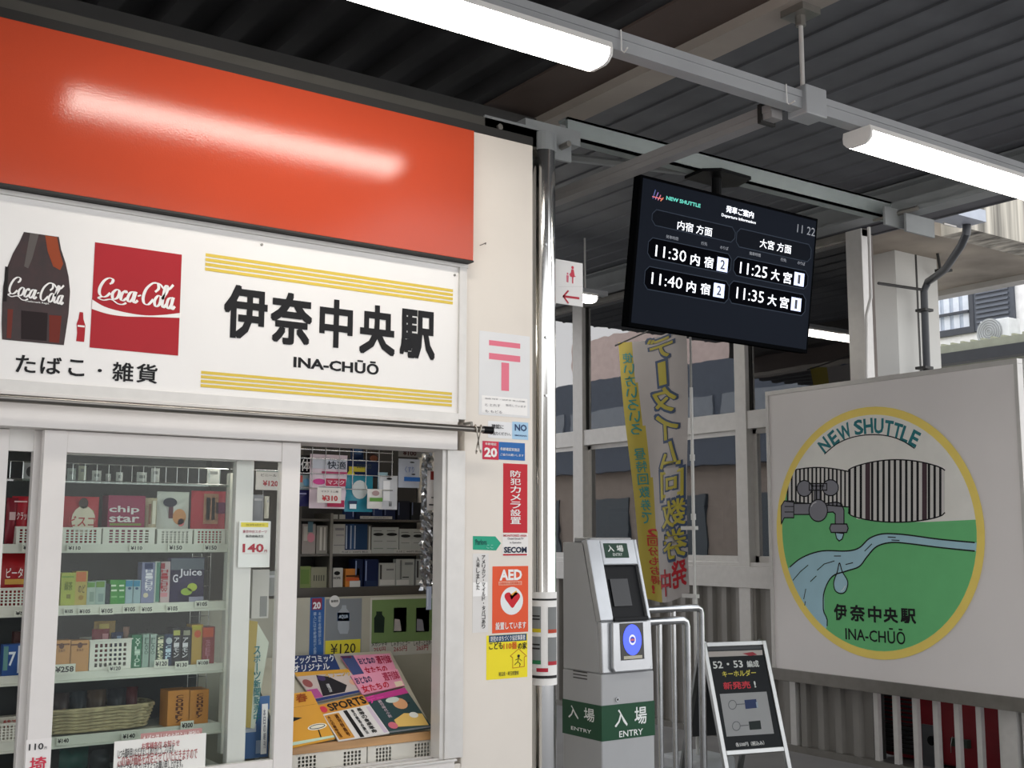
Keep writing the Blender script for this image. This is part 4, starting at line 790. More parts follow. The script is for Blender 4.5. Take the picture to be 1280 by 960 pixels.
# cream back panel of the magazine bay with posters
YB = 3.64; BF = FY(YB)
pz1 = cz[2]-.046
struct(MB().wbox(BF.px(372, 800)[0]-.4, KXR-.06, YB, YB+.02, .5, BF.px(470, 745)[1], mt('aaa898', .5)), 'wall_panel')
struct(MB().wbox(cx_0-.5, KXR-.06, YB+.02, YC+.14, BF.px(470, 747)[1]-.02, BF.px(470, 747)[1]-.005, M_RACK), 'trim_12')
sticker('age_notice', 'tall blue and red age 20 notice on the cream back panel', BF, 388, 747, 404, 822, '2a5c9c', [('r', 390, 748, 402, 762, '8c2a44'), ('t', '20', 391, 752.5, 400.5, 761, 'e6e6ea', .04), ('v', '未成年者喫煙禁止法', 397.5, 765, 401, 806, 'a9c0dc'), ('v', '購入には年齢確認が必要', 391.5, 765, 395, 818, 'a9c0dc')], cat='notice')
z6 = zz(350, 740, 4.364)
pp = sticker('drink_poster', 'grey poster of a water bottle with a yellow 120 yen band', BF, 407.5, 749, 451, 818, '7e8488', [
    ('r', 406.5, 801, 450, 818, 'd9cc3a'), ('t', '¥120', 413, 805, 444, 816, '2a2a20', .005), ('c', 418, 751.5, 6.5, 0, 'd8d8d4'), ('t', '新発売', 413.5, 750, 422.5, 753, '202020'),
    ('p', [z6(*p) for p in ((338, 72), (360, 72), (362, 90), (376, 110), (376, 200), (368, 228), (326, 228), (314, 200), (314, 112), (334, 90))], '9da5ac'),
    ('p', [z6(*p) for p in ((312, 112), (378, 112), (378, 158), (312, 158))], '1d4a80'), ('t', 'AQUA', *z6(320, 124), *z6(370, 146), 'c0d4e8')], cat='poster')
sticker('drink_poster', 'green poster with three small cans and prices in yen', BF, 463, 747, 546, 816, 'c2c2b8', [
    ('r', 465, 750, 544, 800, '708a56'),
    ('p', [z6(*p) for p in ((524, 106), (556, 106), (556, 124), (570, 140), (566, 222), (512, 222), (512, 142), (524, 124))], '14261c'), ('r', *z6(514, 150), *z6(564, 196), '587a58'),
    ('r', *z6(620, 86), *z6(688, 216), '1d2a4a'), ('p', [z6(*p) for p in ((624, 146), (652, 150), (662, 212), (620, 212))], 'a8a4a0'), ('r', *z6(664, 94), *z6(686, 118), '7a5a40'),
    ('r', *z6(742, 86), *z6(812, 216), '22284a'), ('p', [z6(*p) for p in ((746, 146), (776, 150), (786, 212), (744, 212))], '8a8a92'),
    ('t', 'メガシャキ', *z6(498, 274), *z6(584, 294), '242424'), ('t', 'しゃきっとゴー', *z6(606, 270), *z6(708, 290), '242424'), ('t', 'しゃきっとスター', *z6(728, 266), *z6(832, 288), '242424'),
    ('t', '255円', *z6(510, 302), *z6(574, 328), 'a84a50'), ('t', '265円', *z6(618, 298), *z6(690, 322), 'a84a50'), ('t', '265円', *z6(742, 292), *z6(806, 316), 'a84a50')], cat='poster')

# ------------------------------------------------------------------ magazine rack (sloping)
Yf = 3.30; FF = FY(Yf)
zf = FF.px(450, 924)[1]; Ybk = 3.60; zb_ = FY(Ybk).px(440, 815)[1]
x0m = FF.px(355, 930)[0]; x1m = FF.px(543, 915)[0]
MF = Fr((x0m, Yf, zf), (1, 0, 0), (0, Ybk-Yf, zb_-zf)); Lm = math.hypot(Ybk-Yf, zb_-zf)
e = empty('magazine_rack', ((x0m+x1m)/2, (Yf+Ybk)/2, zf-.12), 'sloping wooden-edged magazine rack in the open hatch', 'rack')
MB().box(MF, 0, x1m-x0m, -.006, Lm, -.02, -.004, mt('a8a494', .5)).build('sloping_board', e)
wood = mt('b98f60', .45, 0, .12, 6, stretch=(1, 8, 8))
MB().wbox(x0m, x1m, Yf-.018, Yf, zf-.022, zf+.004, wood).build('front_edge', e, bevel=.002)
MB().wbox(x0m, x1m, Yf+.01, Ybk, .60, .62, M_SHW).build('base_board', e)
def mag(label, q, col, prints, k, group='magazines on the sloping rack', th=.005):
    """q: four pixel corners front-left, front-right, back-right, back-left"""
    w0 = .001+k*.006; uv = [MF.px(*p, w0) for p in q]; mb = MB(); mb.prism(MF, uv, w0-th*.9, w0, ink(col, .3)); o = mb.build('magazine', label=label, cat='magazine', group=group)
    def bl(a, b): return tuple((uv[0][i]*(1-a)+uv[1][i]*a)*(1-b)+(uv[3][i]*(1-a)+uv[2][i]*a)*b for i in (0, 1))
    P = MB()
    for p in prints:
        c = ink(p[-1], .35)
        if p[0] == 'r': a, b, c1, d1 = p[1:5]; P.poly(MF, [bl(a, b), bl(c1, b), bl(c1, d1), bl(a, d1)], c, w0+.0005)
        elif p[0] == 'q': P.poly(MF, [bl(*x) for x in p[1]], c, w0+.0008)
        elif p[0] == 'e': P.poly(MF, [bl(p[1]+p[3]*math.cos(t*.3927), p[2]+p[4]*math.sin(t*.3927)) for t in range(16)], c, w0+.0009+p[5]*.0003)
        elif p[0] in 'tv':
            s_, a, b, c1, d1 = p[1:6]
            cells = [(s_, a, b, c1, d1)] if p[0] == 't' else [(ch, a, d1-(d1-b)*(i+.9)/len(s_), c1, d1-(d1-b)*i/len(s_)) for i, ch in enumerate(s_)]
            for (t_, A, B_, C_, D_) in cells:
                vs, fs, nb = glyphs(t_, .03); P.add([MF.pt(*bl(A+(C_-A)*x, B_+(D_-B_)*y), w0+.0016+(i_//nb)*LAY) for i_, (x, y) in enumerate(vs)], fs, c)
    if P.v: P.build('printed_area', o)
BLQ = lambda *a: a
# back row first
mag('blue magazine with white blocky title at the back left of the rack', [z6(60, 450), z6(330, 425), z6(290, 338), z6(70, 348)], '1d3568', [('t', 'ビッグコミック', .03, .52, .97, .95, 'dfe3e6'), ('t', 'オリジナル', .03, .08, .8, .46, 'dfe3e6'), ('r', .1, -.0, .9, .05, '3a6a4a')], 0)
mag('comic magazine with a black caped figure and yellow title in the middle left', [z6(190, 600), z6(470, 540), z6(370, 420), z6(75, 440)], 'b8aca8', [('r', 0, .86, 1, 1, 'c9963a'), ('t', 'イブニング', .5, .70, .98, .92, 'c9a02a'), ('q', [(.2, .12), (.62, .12), (.75, .35), (.55, .75), (.35, .85), (.28, .5)], '17151f'), ('e', .40, .72, .07, .10, 1, '3a2a5a'), ('q', [(.36, .2), (.42, .2), (.46, .5), (.40, .5)], 'c8c8cc'), ('e', .9, .42, .07, .12, 1, 'd0a088'), ('e', .1, .6, .08, .14, 1, '8a4a4a'), ('r', 0, 0, 1, .09, '23366e'), ('r', 0, .1, .2, .4, 'a84a8a')], 1)
mag('pink magazine with blue handwriting at the back right', [z6(410, 470), z6(640, 440), z6(598, 335), z6(330, 350)], 'd58aa6', [('r', 0, 0, .25, 1, '3d4a78'), ('t', 'おとなの', .28, .55, .62, .85, '27335c'), ('t', '週刊誌', .66, .5, .97, .9, 'a82848'), ('t', '女たちの', .3, .08, .8, .42, 'b8203c'), ('r', .0, .88, .2, .98, '8a2a4a')], 1)
mag('second pink magazine overlapping the first one on the right', [z6(450, 560), z6(680, 510), z6(640, 420), z6(385, 455)], 'd890aa', [('t', 'おとなの', .02, .5, .36, .85, '22305c'), ('t', '週刊誌', .62, .42, .97, .9, 'b03a58'), ('t', '女たちの', .05, .05, .66, .42, 'c02038'), ('r', .8, .02, .98, .3, 'd8c8b0')], 2)
mag('dark green magazine with a painted face and magenta title in the front right', [z6(590, 770), z6(832, 738), z6(680, 522), z6(460, 575)], '2c4548', [('r', 0, .86, 1, 1, 'b83a86'), ('t', 'デー', .02, .8, .4, 1.0, 'd848a0'), ('e', .66, .66, .16, .14, 0, 'd09a70'), ('e', .55, .78, .16, .07, 1, 'c5cfc8'), ('r', .5, .64, .68, .67, '1c1c20'), ('r', .74, .62, .88, .65, '1c1c20'), ('q', [(.28, .12), (.95, .06), (.98, .34), (.6, .42), (.3, .3)], 'd9b566'), ('e', .2, .17, .1, .09, 1, 'c86a7a'), ('e', .78, .34, .1, .07, 1, 'dfe0da'), ('v', '読切時代小説', .22, .36, .3, .84, 'b8a8b0'), ('r', 0, 0, 1, .04, '6f7478')], 3)
mag('white and orange news magazine with black vertical headlines in the front middle', [z6(320, 812), z6(598, 768), z6(450, 560), z6(200, 620)], 'd9d6d2', [('r', 0, .74, 1, 1, 'c88a36'), ('t', 'SPORTS', .18, .77, .98, .97, '1c1a1a'), ('e', .08, .86, .07, .09, 1, 'c83a50'), ('r', .02, .02, .32, .70, 'c58c3e'), ('r', .42, .0, .50, .72, '1a1a1c'), ('v', '大人の趣味生活', .05, .06, .11, .66, '5a3010'), ('v', '週刊特集号', .2, .06, .27, .66, '5a3010'), ('v', '春の競馬必勝法', .56, .04, .62, .7, '3a3a3c'), ('v', '長寿の食卓革命', .68, .04, .79, .7, '18181a'), ('r', .9, .02, .98, .7, 'c8b8c8')], 4)
mag('golden yellow magazine with a white oval and small spiky plant at the front left', [z6(60, 850), z6(300, 798), z6(170, 540), z6(60, 555)], 'd0983a', [('t', '春', .2, .80, .7, .97, '9a4a1c'), ('e', .70, .28, .26, .06, 0, 'e8e6da'), ('e', .70, .28, .22, .045, 1, '3a3a34'), ('e', .70, .28, .19, .03, 2, 'd9d6c4'), ('r', 0, .72, .95, .725, '8a5a20'), ('q', [(.0, .45), (.35, .5), (.1, .54), (0, .53)], '1a1a1a'), ('q', [(0, .03), (1, .02), (1, .06), (0, .09)], 'b8d0bc'), ('r', .69, .05, .72, .22, '2a2418')], 5)
# white slotted crates under the rack
zc0, zc1 = .64, zf-.024
for lab, a, b, n_ in (('white slotted plastic bin under the left of the magazine rack', 361, 458.5, 1), ('white slotted plastic bin under the right of the magazine rack', 460, 543, 1)):
    f = FY(Yf-.006); ua = f.px(a, 930)[0]; ub = f.px(b, 930)[0]; mb = MB(); m = M_PLASTIC; W = ub-ua; t = .003
    holes = [(.12, .36), (.70, .94)]; hh = [(zc1-.016-.011*j, zc1-.008-.011*j) for j in range(4)]
    cuts = [0]; 
    for h0, h1 in holes:
        for i in range(5): c0 = h0+(h1-h0)*i/5; cuts += [c0, c0+(h1-h0)/5*.62]
    cuts.append(1)
    for i in range(len(cuts)-1):
        x0_, x1_ = ua+W*cuts[i], ua+W*cuts[i+1]
        if i % 2 == 0: mb.box(f, x0_, x1_, zc0, zc1, -t, 0, m)
        else:
            mb.box(f, x0_, x1_, zc0, hh[-1][0], -t, 0, m); mb.box(f, x0_, x1_, hh[0][1], zc1, -t, 0, m)
            for j in range(3): mb.box(f, x0_, x1_, hh[j+1][1], hh[j][0], -t, 0, m)
    mb.box(f, ua, ua+t, zc0, zc1, -.22, -t, m); mb.box(f, ub-t, ub, zc0, zc1, -.25, -t, m); mb.box(f, ua, ub, zc0, zc0+t, -.25, -t, m); mb.box(f, ua, ub, zc0, zc1, -.253, -.25, m)
    mb.build('plastic_bin', label=lab, cat='bin', group='slotted bins under the magazine rack')

# unseen fill lamp added under the kiosk ceiling to lift the dim interior
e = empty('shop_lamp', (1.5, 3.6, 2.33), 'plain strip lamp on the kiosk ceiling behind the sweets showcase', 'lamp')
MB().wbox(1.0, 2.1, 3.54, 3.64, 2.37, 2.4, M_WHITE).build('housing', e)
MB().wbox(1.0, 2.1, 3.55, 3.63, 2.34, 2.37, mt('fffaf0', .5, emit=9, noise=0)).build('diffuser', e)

# ================================================================== CANOPY LIGHTS AND DUCTS
YL = 2.534
M_TUBE = mt('fff8ee', .4, noise=0, emit=16)
def batten(label, x0, x1, y, zb, rot=False):
    e = empty('strip_light', ((x0+x1)/2, y, zb), label, 'light', 'strip lights under the canopy')
    f = Fr((x0, y, zb), (0, 1, 0), (0, 0, 1))         # profile plane, W = +X
    pr1 = [(-.062, .042), (-.058, .062), (.058, .062), (.062, .042)]
    L = x1-x0
    MB().prism(f, pr1[::-1], 0, L, M_WHITE).build('housing', e)
    pr2 = [(-.062, .0415), (-.060, .022), (-.045, .006), (-.028, 0), (.028, 0), (.045, .006), (.060, .022), (.062, .0415)]
    MB().prism(f, pr2, .012, L-.012, M_TUBE).build('diffuser', e)
    MB().prism(f, pr2, 0, .0115, M_WHITE).build('end_cap', e); MB().prism(f, pr2, L-.0115, L, M_WHITE).build('end_cap', e)
    return e
zL = 2.828
batten('bright strip light at top left, above the orange fascia', .85, 2.08, YL, zL)
batten('bright strip light at the right edge under the grey duct', 3.252, 4.48, YL, zL)
batten('distant strip light glimpsed beside the toilet sign', 5.15, 6.0, 6.7, 3.15) if 0 else None
M_DUCT = mt('a2a4a6', .45, .1, .05, 5)
e = empty('cable_duct', (2.4, YL, 2.89), 'long light grey square duct carrying the two strip lights', 'duct')
MB().wbox(-1.5, 5.4, YL-.02, YL+.03, 2.893, 2.952, M_DUCT).build('channel', e)
MB().wbox(-1.5, 5.4, YL-.024, YL-.02, 2.93, 2.954, M_DUCT).build('lid', e)
MB().wbox(2.945, 3.05, YL-.04, YL+.045, 2.872, 2.975, M_DUCT).build('junction_box', e, bevel=.004)
MB().tube([(2.975, YL, 2.98), (2.975, YL, 3.26)], .008, M_ALU, 8).build('hanger_rod', e)
mb = MB(); mb.wbox(2.93, 3.02, YL-.05, YL+.05, 3.235, 3.262, M_ALUD); mb.tube([(2.975, YL, 3.20), (2.975, YL, 3.24)], .018, M_ALUD, 8); mb.build('beam_clamp', e)
for x in (2.14, 2.86):
    MB().tube([(x, YL-.028, 2.955), (x, YL-.03, 2.89), (x+.01, YL-.03, 2.886), (x-.02, YL-.08, 2.875)], .0022, M_WHITE, 6).build('cable_tie', e)
M_DU2 = mt('8f8d8c', .5, .1, .06, 5)
e = empty('cable_duct', (2.9, 4.4, 2.86), 'darker grey duct running back from the junction box over the display', 'duct')
MB().wbox(2.872, 2.925, YL+.05, 7.2, 2.868, 2.915, M_DU2).build('channel', e)
MB().wbox(2.868, 2.872, YL+.05, 7.2, 2.890, 2.916, M_DU2).build('lid', e)
MB().wbox(2.862, 2.934, YL+.09, YL+.105, 2.858, 2.925, M_DARK).build('clamp', e)

# ================================================================== DEPARTURE DISPLAY
TO = FY(3.38).px(905, 332); t_ = math.radians(7.5); rl = math.radians(-.6)
Uq = Vector((math.cos(rl), 0, math.sin(rl)))
Vq = Vector((-math.sin(rl)*math.cos(t_), -math.sin(t_), math.cos(rl)*math.cos(t_)))
T = Fr((TO[0], 3.38, TO[1]), Uq, Vq)
c4 = [T.px(*p) for p in ((806.6, 220), (1027, 274), (1005, 440.6), (780, 408))]
tw0, tw1 = (c4[0][0]+c4[3][0])/2, (c4[1][0]+c4[2][0])/2; tv1, tv0 = (c4[0][1]+c4[1][1])/2, (c4[2][1]+c4[3][1])/2
tc_ = T.pt((tw0+tw1)/2, tv0)
e = empty('departure_display', tuple(tc_), 'black hanging departure screen showing train times 11:30 and 11:25', 'display')
MB().box(T, tw0, tw1, tv0, tv1, -.045, 0, mt('090a0c', .5, spec=0)).build('housing', e, bevel=.003)
bz = .012
scr = MB().box(T, tw0+bz, tw1-bz, tv0+bz*1.4, tv1-bz, 0, .0008, mt('12151b', .3, 0, 0, emit=.8, spec=0)).build('screen', e)
hx, hz_ = (tw0+tw1)/2, tv1
mb = MB(); pc = T.pt(hx-.01, tv1, -.02)
plx, ply = FY(3.46).px(893, 213)
MB().prism(FZ(3.0), [(plx-.13, 3.40), (plx-.07, 3.35), (plx+.12, 3.36), (plx+.15, 3.47), (plx+.10, 3.53), (plx-.12, 3.52)], -.018, -.004, M_BLACK).build('ceiling_plate', e)
MB().tube([(plx-.01, 3.44, 2.99), (plx-.01, 3.44, tc_.z+.25)], .022, M_BLACK, 12).build('arm', e)
MB().box(T, hx-.12, hx+.10, tv1-.25, tv1-.05, -.085, -.046, M_BLACK).build('mount', e)
z8 = zz(770, 190, 3.6926)
cW, cG, cB = mt('eef1f8', .6, noise=0, emit=.75, spec=.1), mt('7c8088', .6, noise=0, emit=.4, spec=.1), mt('2c323c', .6, noise=0, emit=.5, spec=0)
cD = mt('08090d', .6, noise=0, emit=.1, spec=0)
mb = MB(); ln = MB(); lt = MB()
def octo(x0, y0, x1, y1, cut=16):    # pixel corners in zoomed picture coords: left-top, right-bottom, as uv rectangle
    u0, va = T.px(*z8(x0, y0)); u1, vb = T.px(*z8(x1, y1)); c = .02
    return [(u0+c, vb), (u1-c, vb), (u1, vb+c), (u1, va-c), (u1-c, va), (u0+c, va), (u0, va-c), (u0, vb+c)]
# column heads and rows
grids = [((168, 262, 545, 420), 0), ((558, 350, 895, 510), 0), ((150, 392, 525, 565), 1), ((545, 480, 880, 635), 1), ((135, 525, 515, 700), 1), ((525, 592, 868, 758), 1)]
for b, kd in grids:
    o = octo(*b); mb.poly(T, o, cD if kd else mt('16191f', .6, noise=0, emit=.15, spec=0), .0016+.0002*kd); ln.line(T, o, .0035, cB, .0022, closed=True)
mb.build('row_panel', scr); ln.build('row_outline', scr)
def tt(s, a, b, c, d, m, bold=.015): lt.text(T, s, *z8(a, b), *z8(c, d), m, .003, bold=bold)
teal = mt('3fb0a0', .4, noise=0, emit=.7)
tt('NEW SHUTTLE', 229, 204, 387, 256, teal, .03) if 0 else None
def slant(s, a, b, h, m, bold=.015):     # a: left base (zoomed px), b: right base, h: px height at left
    (u0, v0), (u1, v1) = T.px(*z8(*a)), T.px(*z8(*b)); vt = T.px(*z8(a[0]+(b[0]-a[0])*0, a[1]-h))[1]; MB().textuv(T, s, u0, (v0+v1)/2, u1, (v0+v1)/2+(vt-v0), m, .003, bold).build('lettering', scr)
slant('NEW SHUTTLE', (229, 222), (387, 256), 18, teal, .03)
slant('発車ご案内', (505, 280), (632, 305), 32, cW, .03)
slant('Departure Information', (484, 305), (642, 333), 18, cW)
slant('内宿 方面', (280, 360), (440, 388), 42, cW)
slant('大宮 方面', (660, 442), (805, 470), 42, cW)
slant('11 22', (833, 372), (915, 388), 38, cG, 0)
for s_, x, y, xx, yy in (('発車時間', 228, 398, 284, 409), ('行先', 390, 428, 418, 434), ('のりば', 478, 448, 515, 454), ('発車時間', 612, 474, 664, 486), ('行先', 757, 503, 783, 509), ('のりば', 835, 519, 869, 525)): slant(s_, (x, y), (xx, yy), 16, cG)
for tm, (a, b), (c, d), st_, pf_, n_ in (('11:30', (178, 484), (320, 507), [(340, 382, 520), (403, 445, 532)], (462, 512, 482, 546), '2'), ('11:40', (160, 608), (302, 634), [(322, 364, 645), (386, 430, 655)], (446, 496, 602, 664), '2'),
                                          ('11:25', (568, 562), (694, 582), [(712, 750, 590), (768, 806, 604)], (818, 864, 552, 616), '1'), ('11:35', (552, 676), (678, 698), [(696, 736, 706), (752, 792, 718)], (804, 850, 668, 730), '1')):
    slant(tm, (a, b), (c, d), 54, cW, .0)
    for (x, xx, y), ch in zip(st_, '内宿' if n_ == '2' else '大宮'): slant(ch, (x, y), (xx, y+6), 52, cW, .02)
    x0_, x1_, y0_, y1_ = pf_
    if y0_ < 490 and n_ == '2': y1_ = 548
    u0, v0 = T.px(*z8(x0_, y1_)); u1, _ = T.px(*z8(x1_, y1_)); v1 = T.px(*z8(x0_, y0_))[1]; v0 = v1-.058*1.0
    lt = MB(); lt.add([T.pt(u0, v0, .0026), T.pt(u1, v0, .0026), T.pt(u1, v1, .0026), T.pt(u0, v1, .0026)], [(0, 1, 2, 3)], mt('b9c6ea', .4, noise=0, emit=.9))
    lt.textuv(T, n_, u0+(u1-u0)*(.3 if n_ == '2' else .36), v0+.009, u0+(u1-u0)*(.72 if n_ == '2' else .6), v1-.009, mt('0d1016', .4, noise=0, emit=.3), .0034, .02); lt.build('platform_number', scr)
mb = MB()
for i, (c, x) in enumerate((('3a4a8a', 168), ('7a5aa0', 180), ('b0607a', 192), ('c06a3a', 204))): mb.pline(T, [z8(x, 214-i*0+i*4), z8(x+12, 176+i*12)], .004, mt(c, .4, noise=0, emit=.6), .003)
mb.pline(T, [z8(166, 206), z8(214, 218)], .004, mt('c04a4a', .4, noise=0, emit=.6), .003); mb.build('line_emblem', scr)

# ================================================================== GLAZED STATION WALL
gz = lambda x, y: G.px(x, y)
Z_SILL1 = gz(940, 703)[1]; Z_SILL0 = gz(940, 735)[1]; Z_TR1 = gz(900, 518)[1]; Z_TR0 = gz(900, 540)[1]; Z_TOP = 3.53
gy = lambda x, y=600: -G.px(x, y)[0]
Y_L = 9.2; Y_R = gy(1084, 400)
posts = [(gy(719, 450), gy(731, 450)), (gy(924, 600), gy(938, 600)), (gy(1064, 400), gy(1084, 400))]
for i, (a, b) in enumerate(posts): struct(MB().wbox(XG-.03, XG+.06, min(a, b), max(a, b), 0 if i < 2 else Z_SILL0, Z_TOP, M_ALU), 'trim_%d' % (20+i), bevel=.003)
mb = MB(); mb.wbox(XG-.04, XG+.07, Y_R, Y_L, Z_SILL0, Z_SILL1-.03, M_ALU); mb.wbox(XG-.02, XG+.07, Y_R, Y_L, Z_SILL1-.03, Z_SILL1, M_ALU); struct(mb, 'trim_23', bevel=.003)
struct(MB().wbox(XG-.02, XG+.06, Y_R, Y_L, Z_TR0, Z_TR1, M_ALU), 'trim_24', bevel=.003)
struct(MB().wbox(XG-.02, XG+.06, Y_R, Y_L, Z_TOP-.05, Z_TOP, M_ALUD), 'trim_25')
nwin = 2
for i in range(3):
    ya, yb = (posts[i][0] if i < 3 else 0), None
spans = [(max(posts[0]), Y_L), (max(posts[1]), min(posts[0])), (max(posts[2]), min(posts[1]))]
for a, b in spans:
    mb = MB(); mb.wbox(XG+.02, XG+.026, a, b, Z_TR1, Z_TOP-.05, M_GLASS2)
    mb.wbox(XG+.01, XG+.03, b-.02, b, Z_TR1, Z_TOP-.05, M_DARK); struct(mb, 'window_%d' % nwin); nwin += 1
    for k in range(2):                       # lower sliding windows: two sashes with frames
        c0, c1 = (a, (a+b)/2+.03) if k == 0 else ((a+b)/2-.03, b); xs = XG+.005+.03*k
        mb = MB(); mb.wbox(xs, xs+.02, c0, c0+.035, Z_SILL1, Z_TR0, M_ALU); mb.wbox(xs, xs+.02, c1-.035, c1, Z_SILL1, Z_TR0, M_ALU)
        mb.wbox(xs, xs+.02, c0, c1, Z_SILL1, Z_SILL1+.045, M_ALU); mb.wbox(xs, xs+.02, c0, c1, Z_TR0-.035, Z_TR0, M_ALU)
        mb.wbox(xs+.008, xs+.012, c0+.035, c1-.035, Z_SILL1+.045, Z_TR0-.035, M_GLASS2); struct(mb, 'window_%d' % nwin); nwin += 1
# ribbed sheet wall below the sill
rib = mt('8b8883', .45, .3, .14, 3, stretch=(1, 1, .3))
mb = MB(); y = gy(1088, 900); prof = []; P_ = .147
while y < Y_L: prof += [(XG+.03, y), (XG+.03, y+P_*.50), (XG-.005, y+P_*.58), (XG-.005, y+P_*.92)]; y += P_
n = len(prof); vs = [(a, b, .03) for a, b in prof]+[(a, b, Z_SILL0) for a, b in prof]
mb.add(vs, [(i, i+1, n+i+1, n+i) for i in range(n-1)], rib); struct(mb, 'wall_ribbed')
struct(MB().wbox(XG-.03, XG+.05, 2.0, Y_L, 0, .045, M_ALUD), 'baseboard_right')
# room behind the glass
mr = mt('8f8782', .8); 
struct(MB().wbox(7.3, 7.4, 5.85, Y_L, 0, 3.5, mt('8a807c', .8)), 'wall_office_back')
struct(MB().wbox(XG+.1, 7.4, Y_L, Y_L+.1, 0, 3.5, mr), 'wall_office_side')
struct(MB().prism(FZ(0), [(XG+.03, Y_R+.03), (XG+.09, Y_R+.0), (7.4, 5.80), (7.4, 5.88), (7.34, 5.88)], Z_SILL0, 3.5, mr), 'wall_office_near')
struct(MB().prism(FZ(0), [(XG+.08, Y_R+.1), (XG+.13, Y_R+.08), (7.4, 5.80), (7.34, 5.88)], 0, Z_SILL0, M_DARK), 'wall_office_base')
struct(MB().prism(FZ(3.5), [(XG+.06, Y_R), (7.4, 5.80), (7.4, Y_L+.1), (XG+.06, Y_L+.1)], 0, .03, mr), 'ceiling_office')
# dim things standing inside the office
mb = MB(); mb.wbox(6.8, 7.25, 7.2, 8.2, 0, 1.72, mt('5c5f62', .5)); mb.wbox(6.79, 6.8, 7.22, 7.68, .1, 1.68, mt('666a6d', .5)); mb.wbox(6.79, 6.8, 7.72, 8.18, .1, 1.68, mt('666a6d', .5)); mb.build('office_cabinet', label='grey steel cabinet seen dimly behind the lower glass', cat='cabinet', bevel=.004)

# ================================================================== FENCE WITH SLATS + STATION BOARD
fy0 = gy(1091, 900)
mb = MB(); post_y = gy(1262, 900)
struct(MB().wbox(XG-.02, XG+.04, gy(997, 880), gy(990, 880), .04, .55, M_ALU), 'trim_26')
e = empty('slat_fence', (XG, (fy0+2.2)/2, 0), 'open grey metal slat fence below the station board', 'fence')
y = fy0-.02
while y > 2.2:
    MB().wbox(XG-.015, XG+.02, y-.034, y, .045, .62, M_ALU).build('slat', e); y -= P_
MB().wbox(XG-.02, XG+.03, 2.2, fy0, .60, .66, M_ALU).build('top_rail', e)
MB().wbox(XG-.03, XG+.04, gy(1272, 900)-.01, gy(1255, 900), 0, .66, M_ALU).build('post', e)
# red machine behind the slats
yA, yB = gy(1262, 880)-.05, fy0+.02
e = empty('red_machine', (7.0, (yA+yB)/2, 0), 'dark red machine with black louvres behind the fence slats', 'machine')
MB().wbox(6.62, 7.5, yA-.2, yB+.15, .02, 1.3, mt('7c1420', .4, 0, .05)).build('body', e, bevel=.02)
R_ = FX(6.62)
u0 = R_.px(1093, 925)[0]; u1 = R_.px(1152, 925)[0]; v1 = R_.px(1120, 905)[1]
MB().box(R_, u0-.1, u1, .05, v1, 0, .02, M_DARK).build('louvre_frame', e)
for k in range(14): MB().box(R_, u0-.09, u1-.02, .07+k*.028, .085+k*.028, .02, .032, mt('2d2e30', .4)).build('louvre', e)
u, v = R_.px(1170, 925); MB().prism(R_, [(u-.09, v-.3), (u+.05, v-.3), (u+.05, v+.06), (u+.02, v+.09), (u-.09, v+.09)], 0, .02, mt('55585a', .4)).build('side_cover', e)
MB().tube([R_.pt(u, v, .02), R_.pt(u, v, .05)], .03, M_BLACK, 14).build('knob', e)
u, v = R_.px(1196, 922); MB().box(R_, u-.02, u+.10, v-.05, v+.0, 0, .04, mt('2f3a30', .5)).build('latch', e); MB().tube([R_.pt(u, v+.01, .045), R_.pt(u-.01, v-.04, .05), R_.pt(u-.015, v-.09, .045)], .004, M_STEEL, 6).build('chain', e)
struct(MB().wbox(6.35, 6.5, 1.6, gy(1275, 900)-.02, 0, .6, mt('4a5452', .6)), 'wall_low')

XB = 6.17; BD = FX(XB)
bt0, bt1 = BD.px(951, 491), BD.px(1281, 446); bb = BD.px(963, 837); bb2 = BD.px(1280, 876)
bu0 = (BD.px(951, 491)[0]+BD.px(972, 836)[0])/2; bu1 = BD.px(1276, 600)[0]+.02; bv1 = (bt0[1]+bt1[1])/2; bv0 = (BD.px(1000, 842)[1]+BD.px(1270, 876)[1])/2
e = empty('station_board', tuple(BD.pt((bu0+bu1)/2, bv0)), 'large white station board with round green and yellow emblem', 'sign board')
MB().box(BD, bu0+.02, bu1-.02, bv0+.02, bv1-.02, -.04, -.004, mt('ece8e6', .35, 0, .02, 1.5, spec=.5)).build('panel', e)
fr_ = M_ALUD
mb = MB(); mb.box(BD, bu0, bu1, bv1-.03, bv1, -.05, .006, M_ALU); mb.build('frame_bar', e, bevel=.002)
MB().box(BD, bu0, bu1, bv0-.06, bv0+.02, -.05, .012, fr_).build('frame_bar', e, bevel=.002)
MB().box(BD, bu0, bu0+.025, bv0+.02, bv1-.03, -.05, .006, M_ALU).build('frame_bar', e, bevel=.002)
MB().box(BD, bu1-.025, bu1, bv0+.02, bv1-.03, -.05, .006, M_ALU).build('frame_bar', e, bevel=.002)
for u in (bu0+.1, bu1-.1): MB().box(BD, u-.02, u+.02, .5, bv1-.1, -.11, -.05, M_ALUD).build('bracket', e)
q = zz(940, 480, 3.2); q7 = zz(1000, 780, 4.5714)
PB = BD
L_, R2, T_, B_ = BD.px(*q(97, 560)), BD.px(*q(905, 520)), BD.px(*q(490, 88)), BD.px(*q7(475, 200))
pts_ = [BD.px(*p) for p in (q(97, 560), q(110, 480), q(250, 190), q(490, 88), q(740, 190), q(860, 330), q(896, 404), q7(475, 200), q7(300, 165), q7(70, 12), q7(820, 80))]
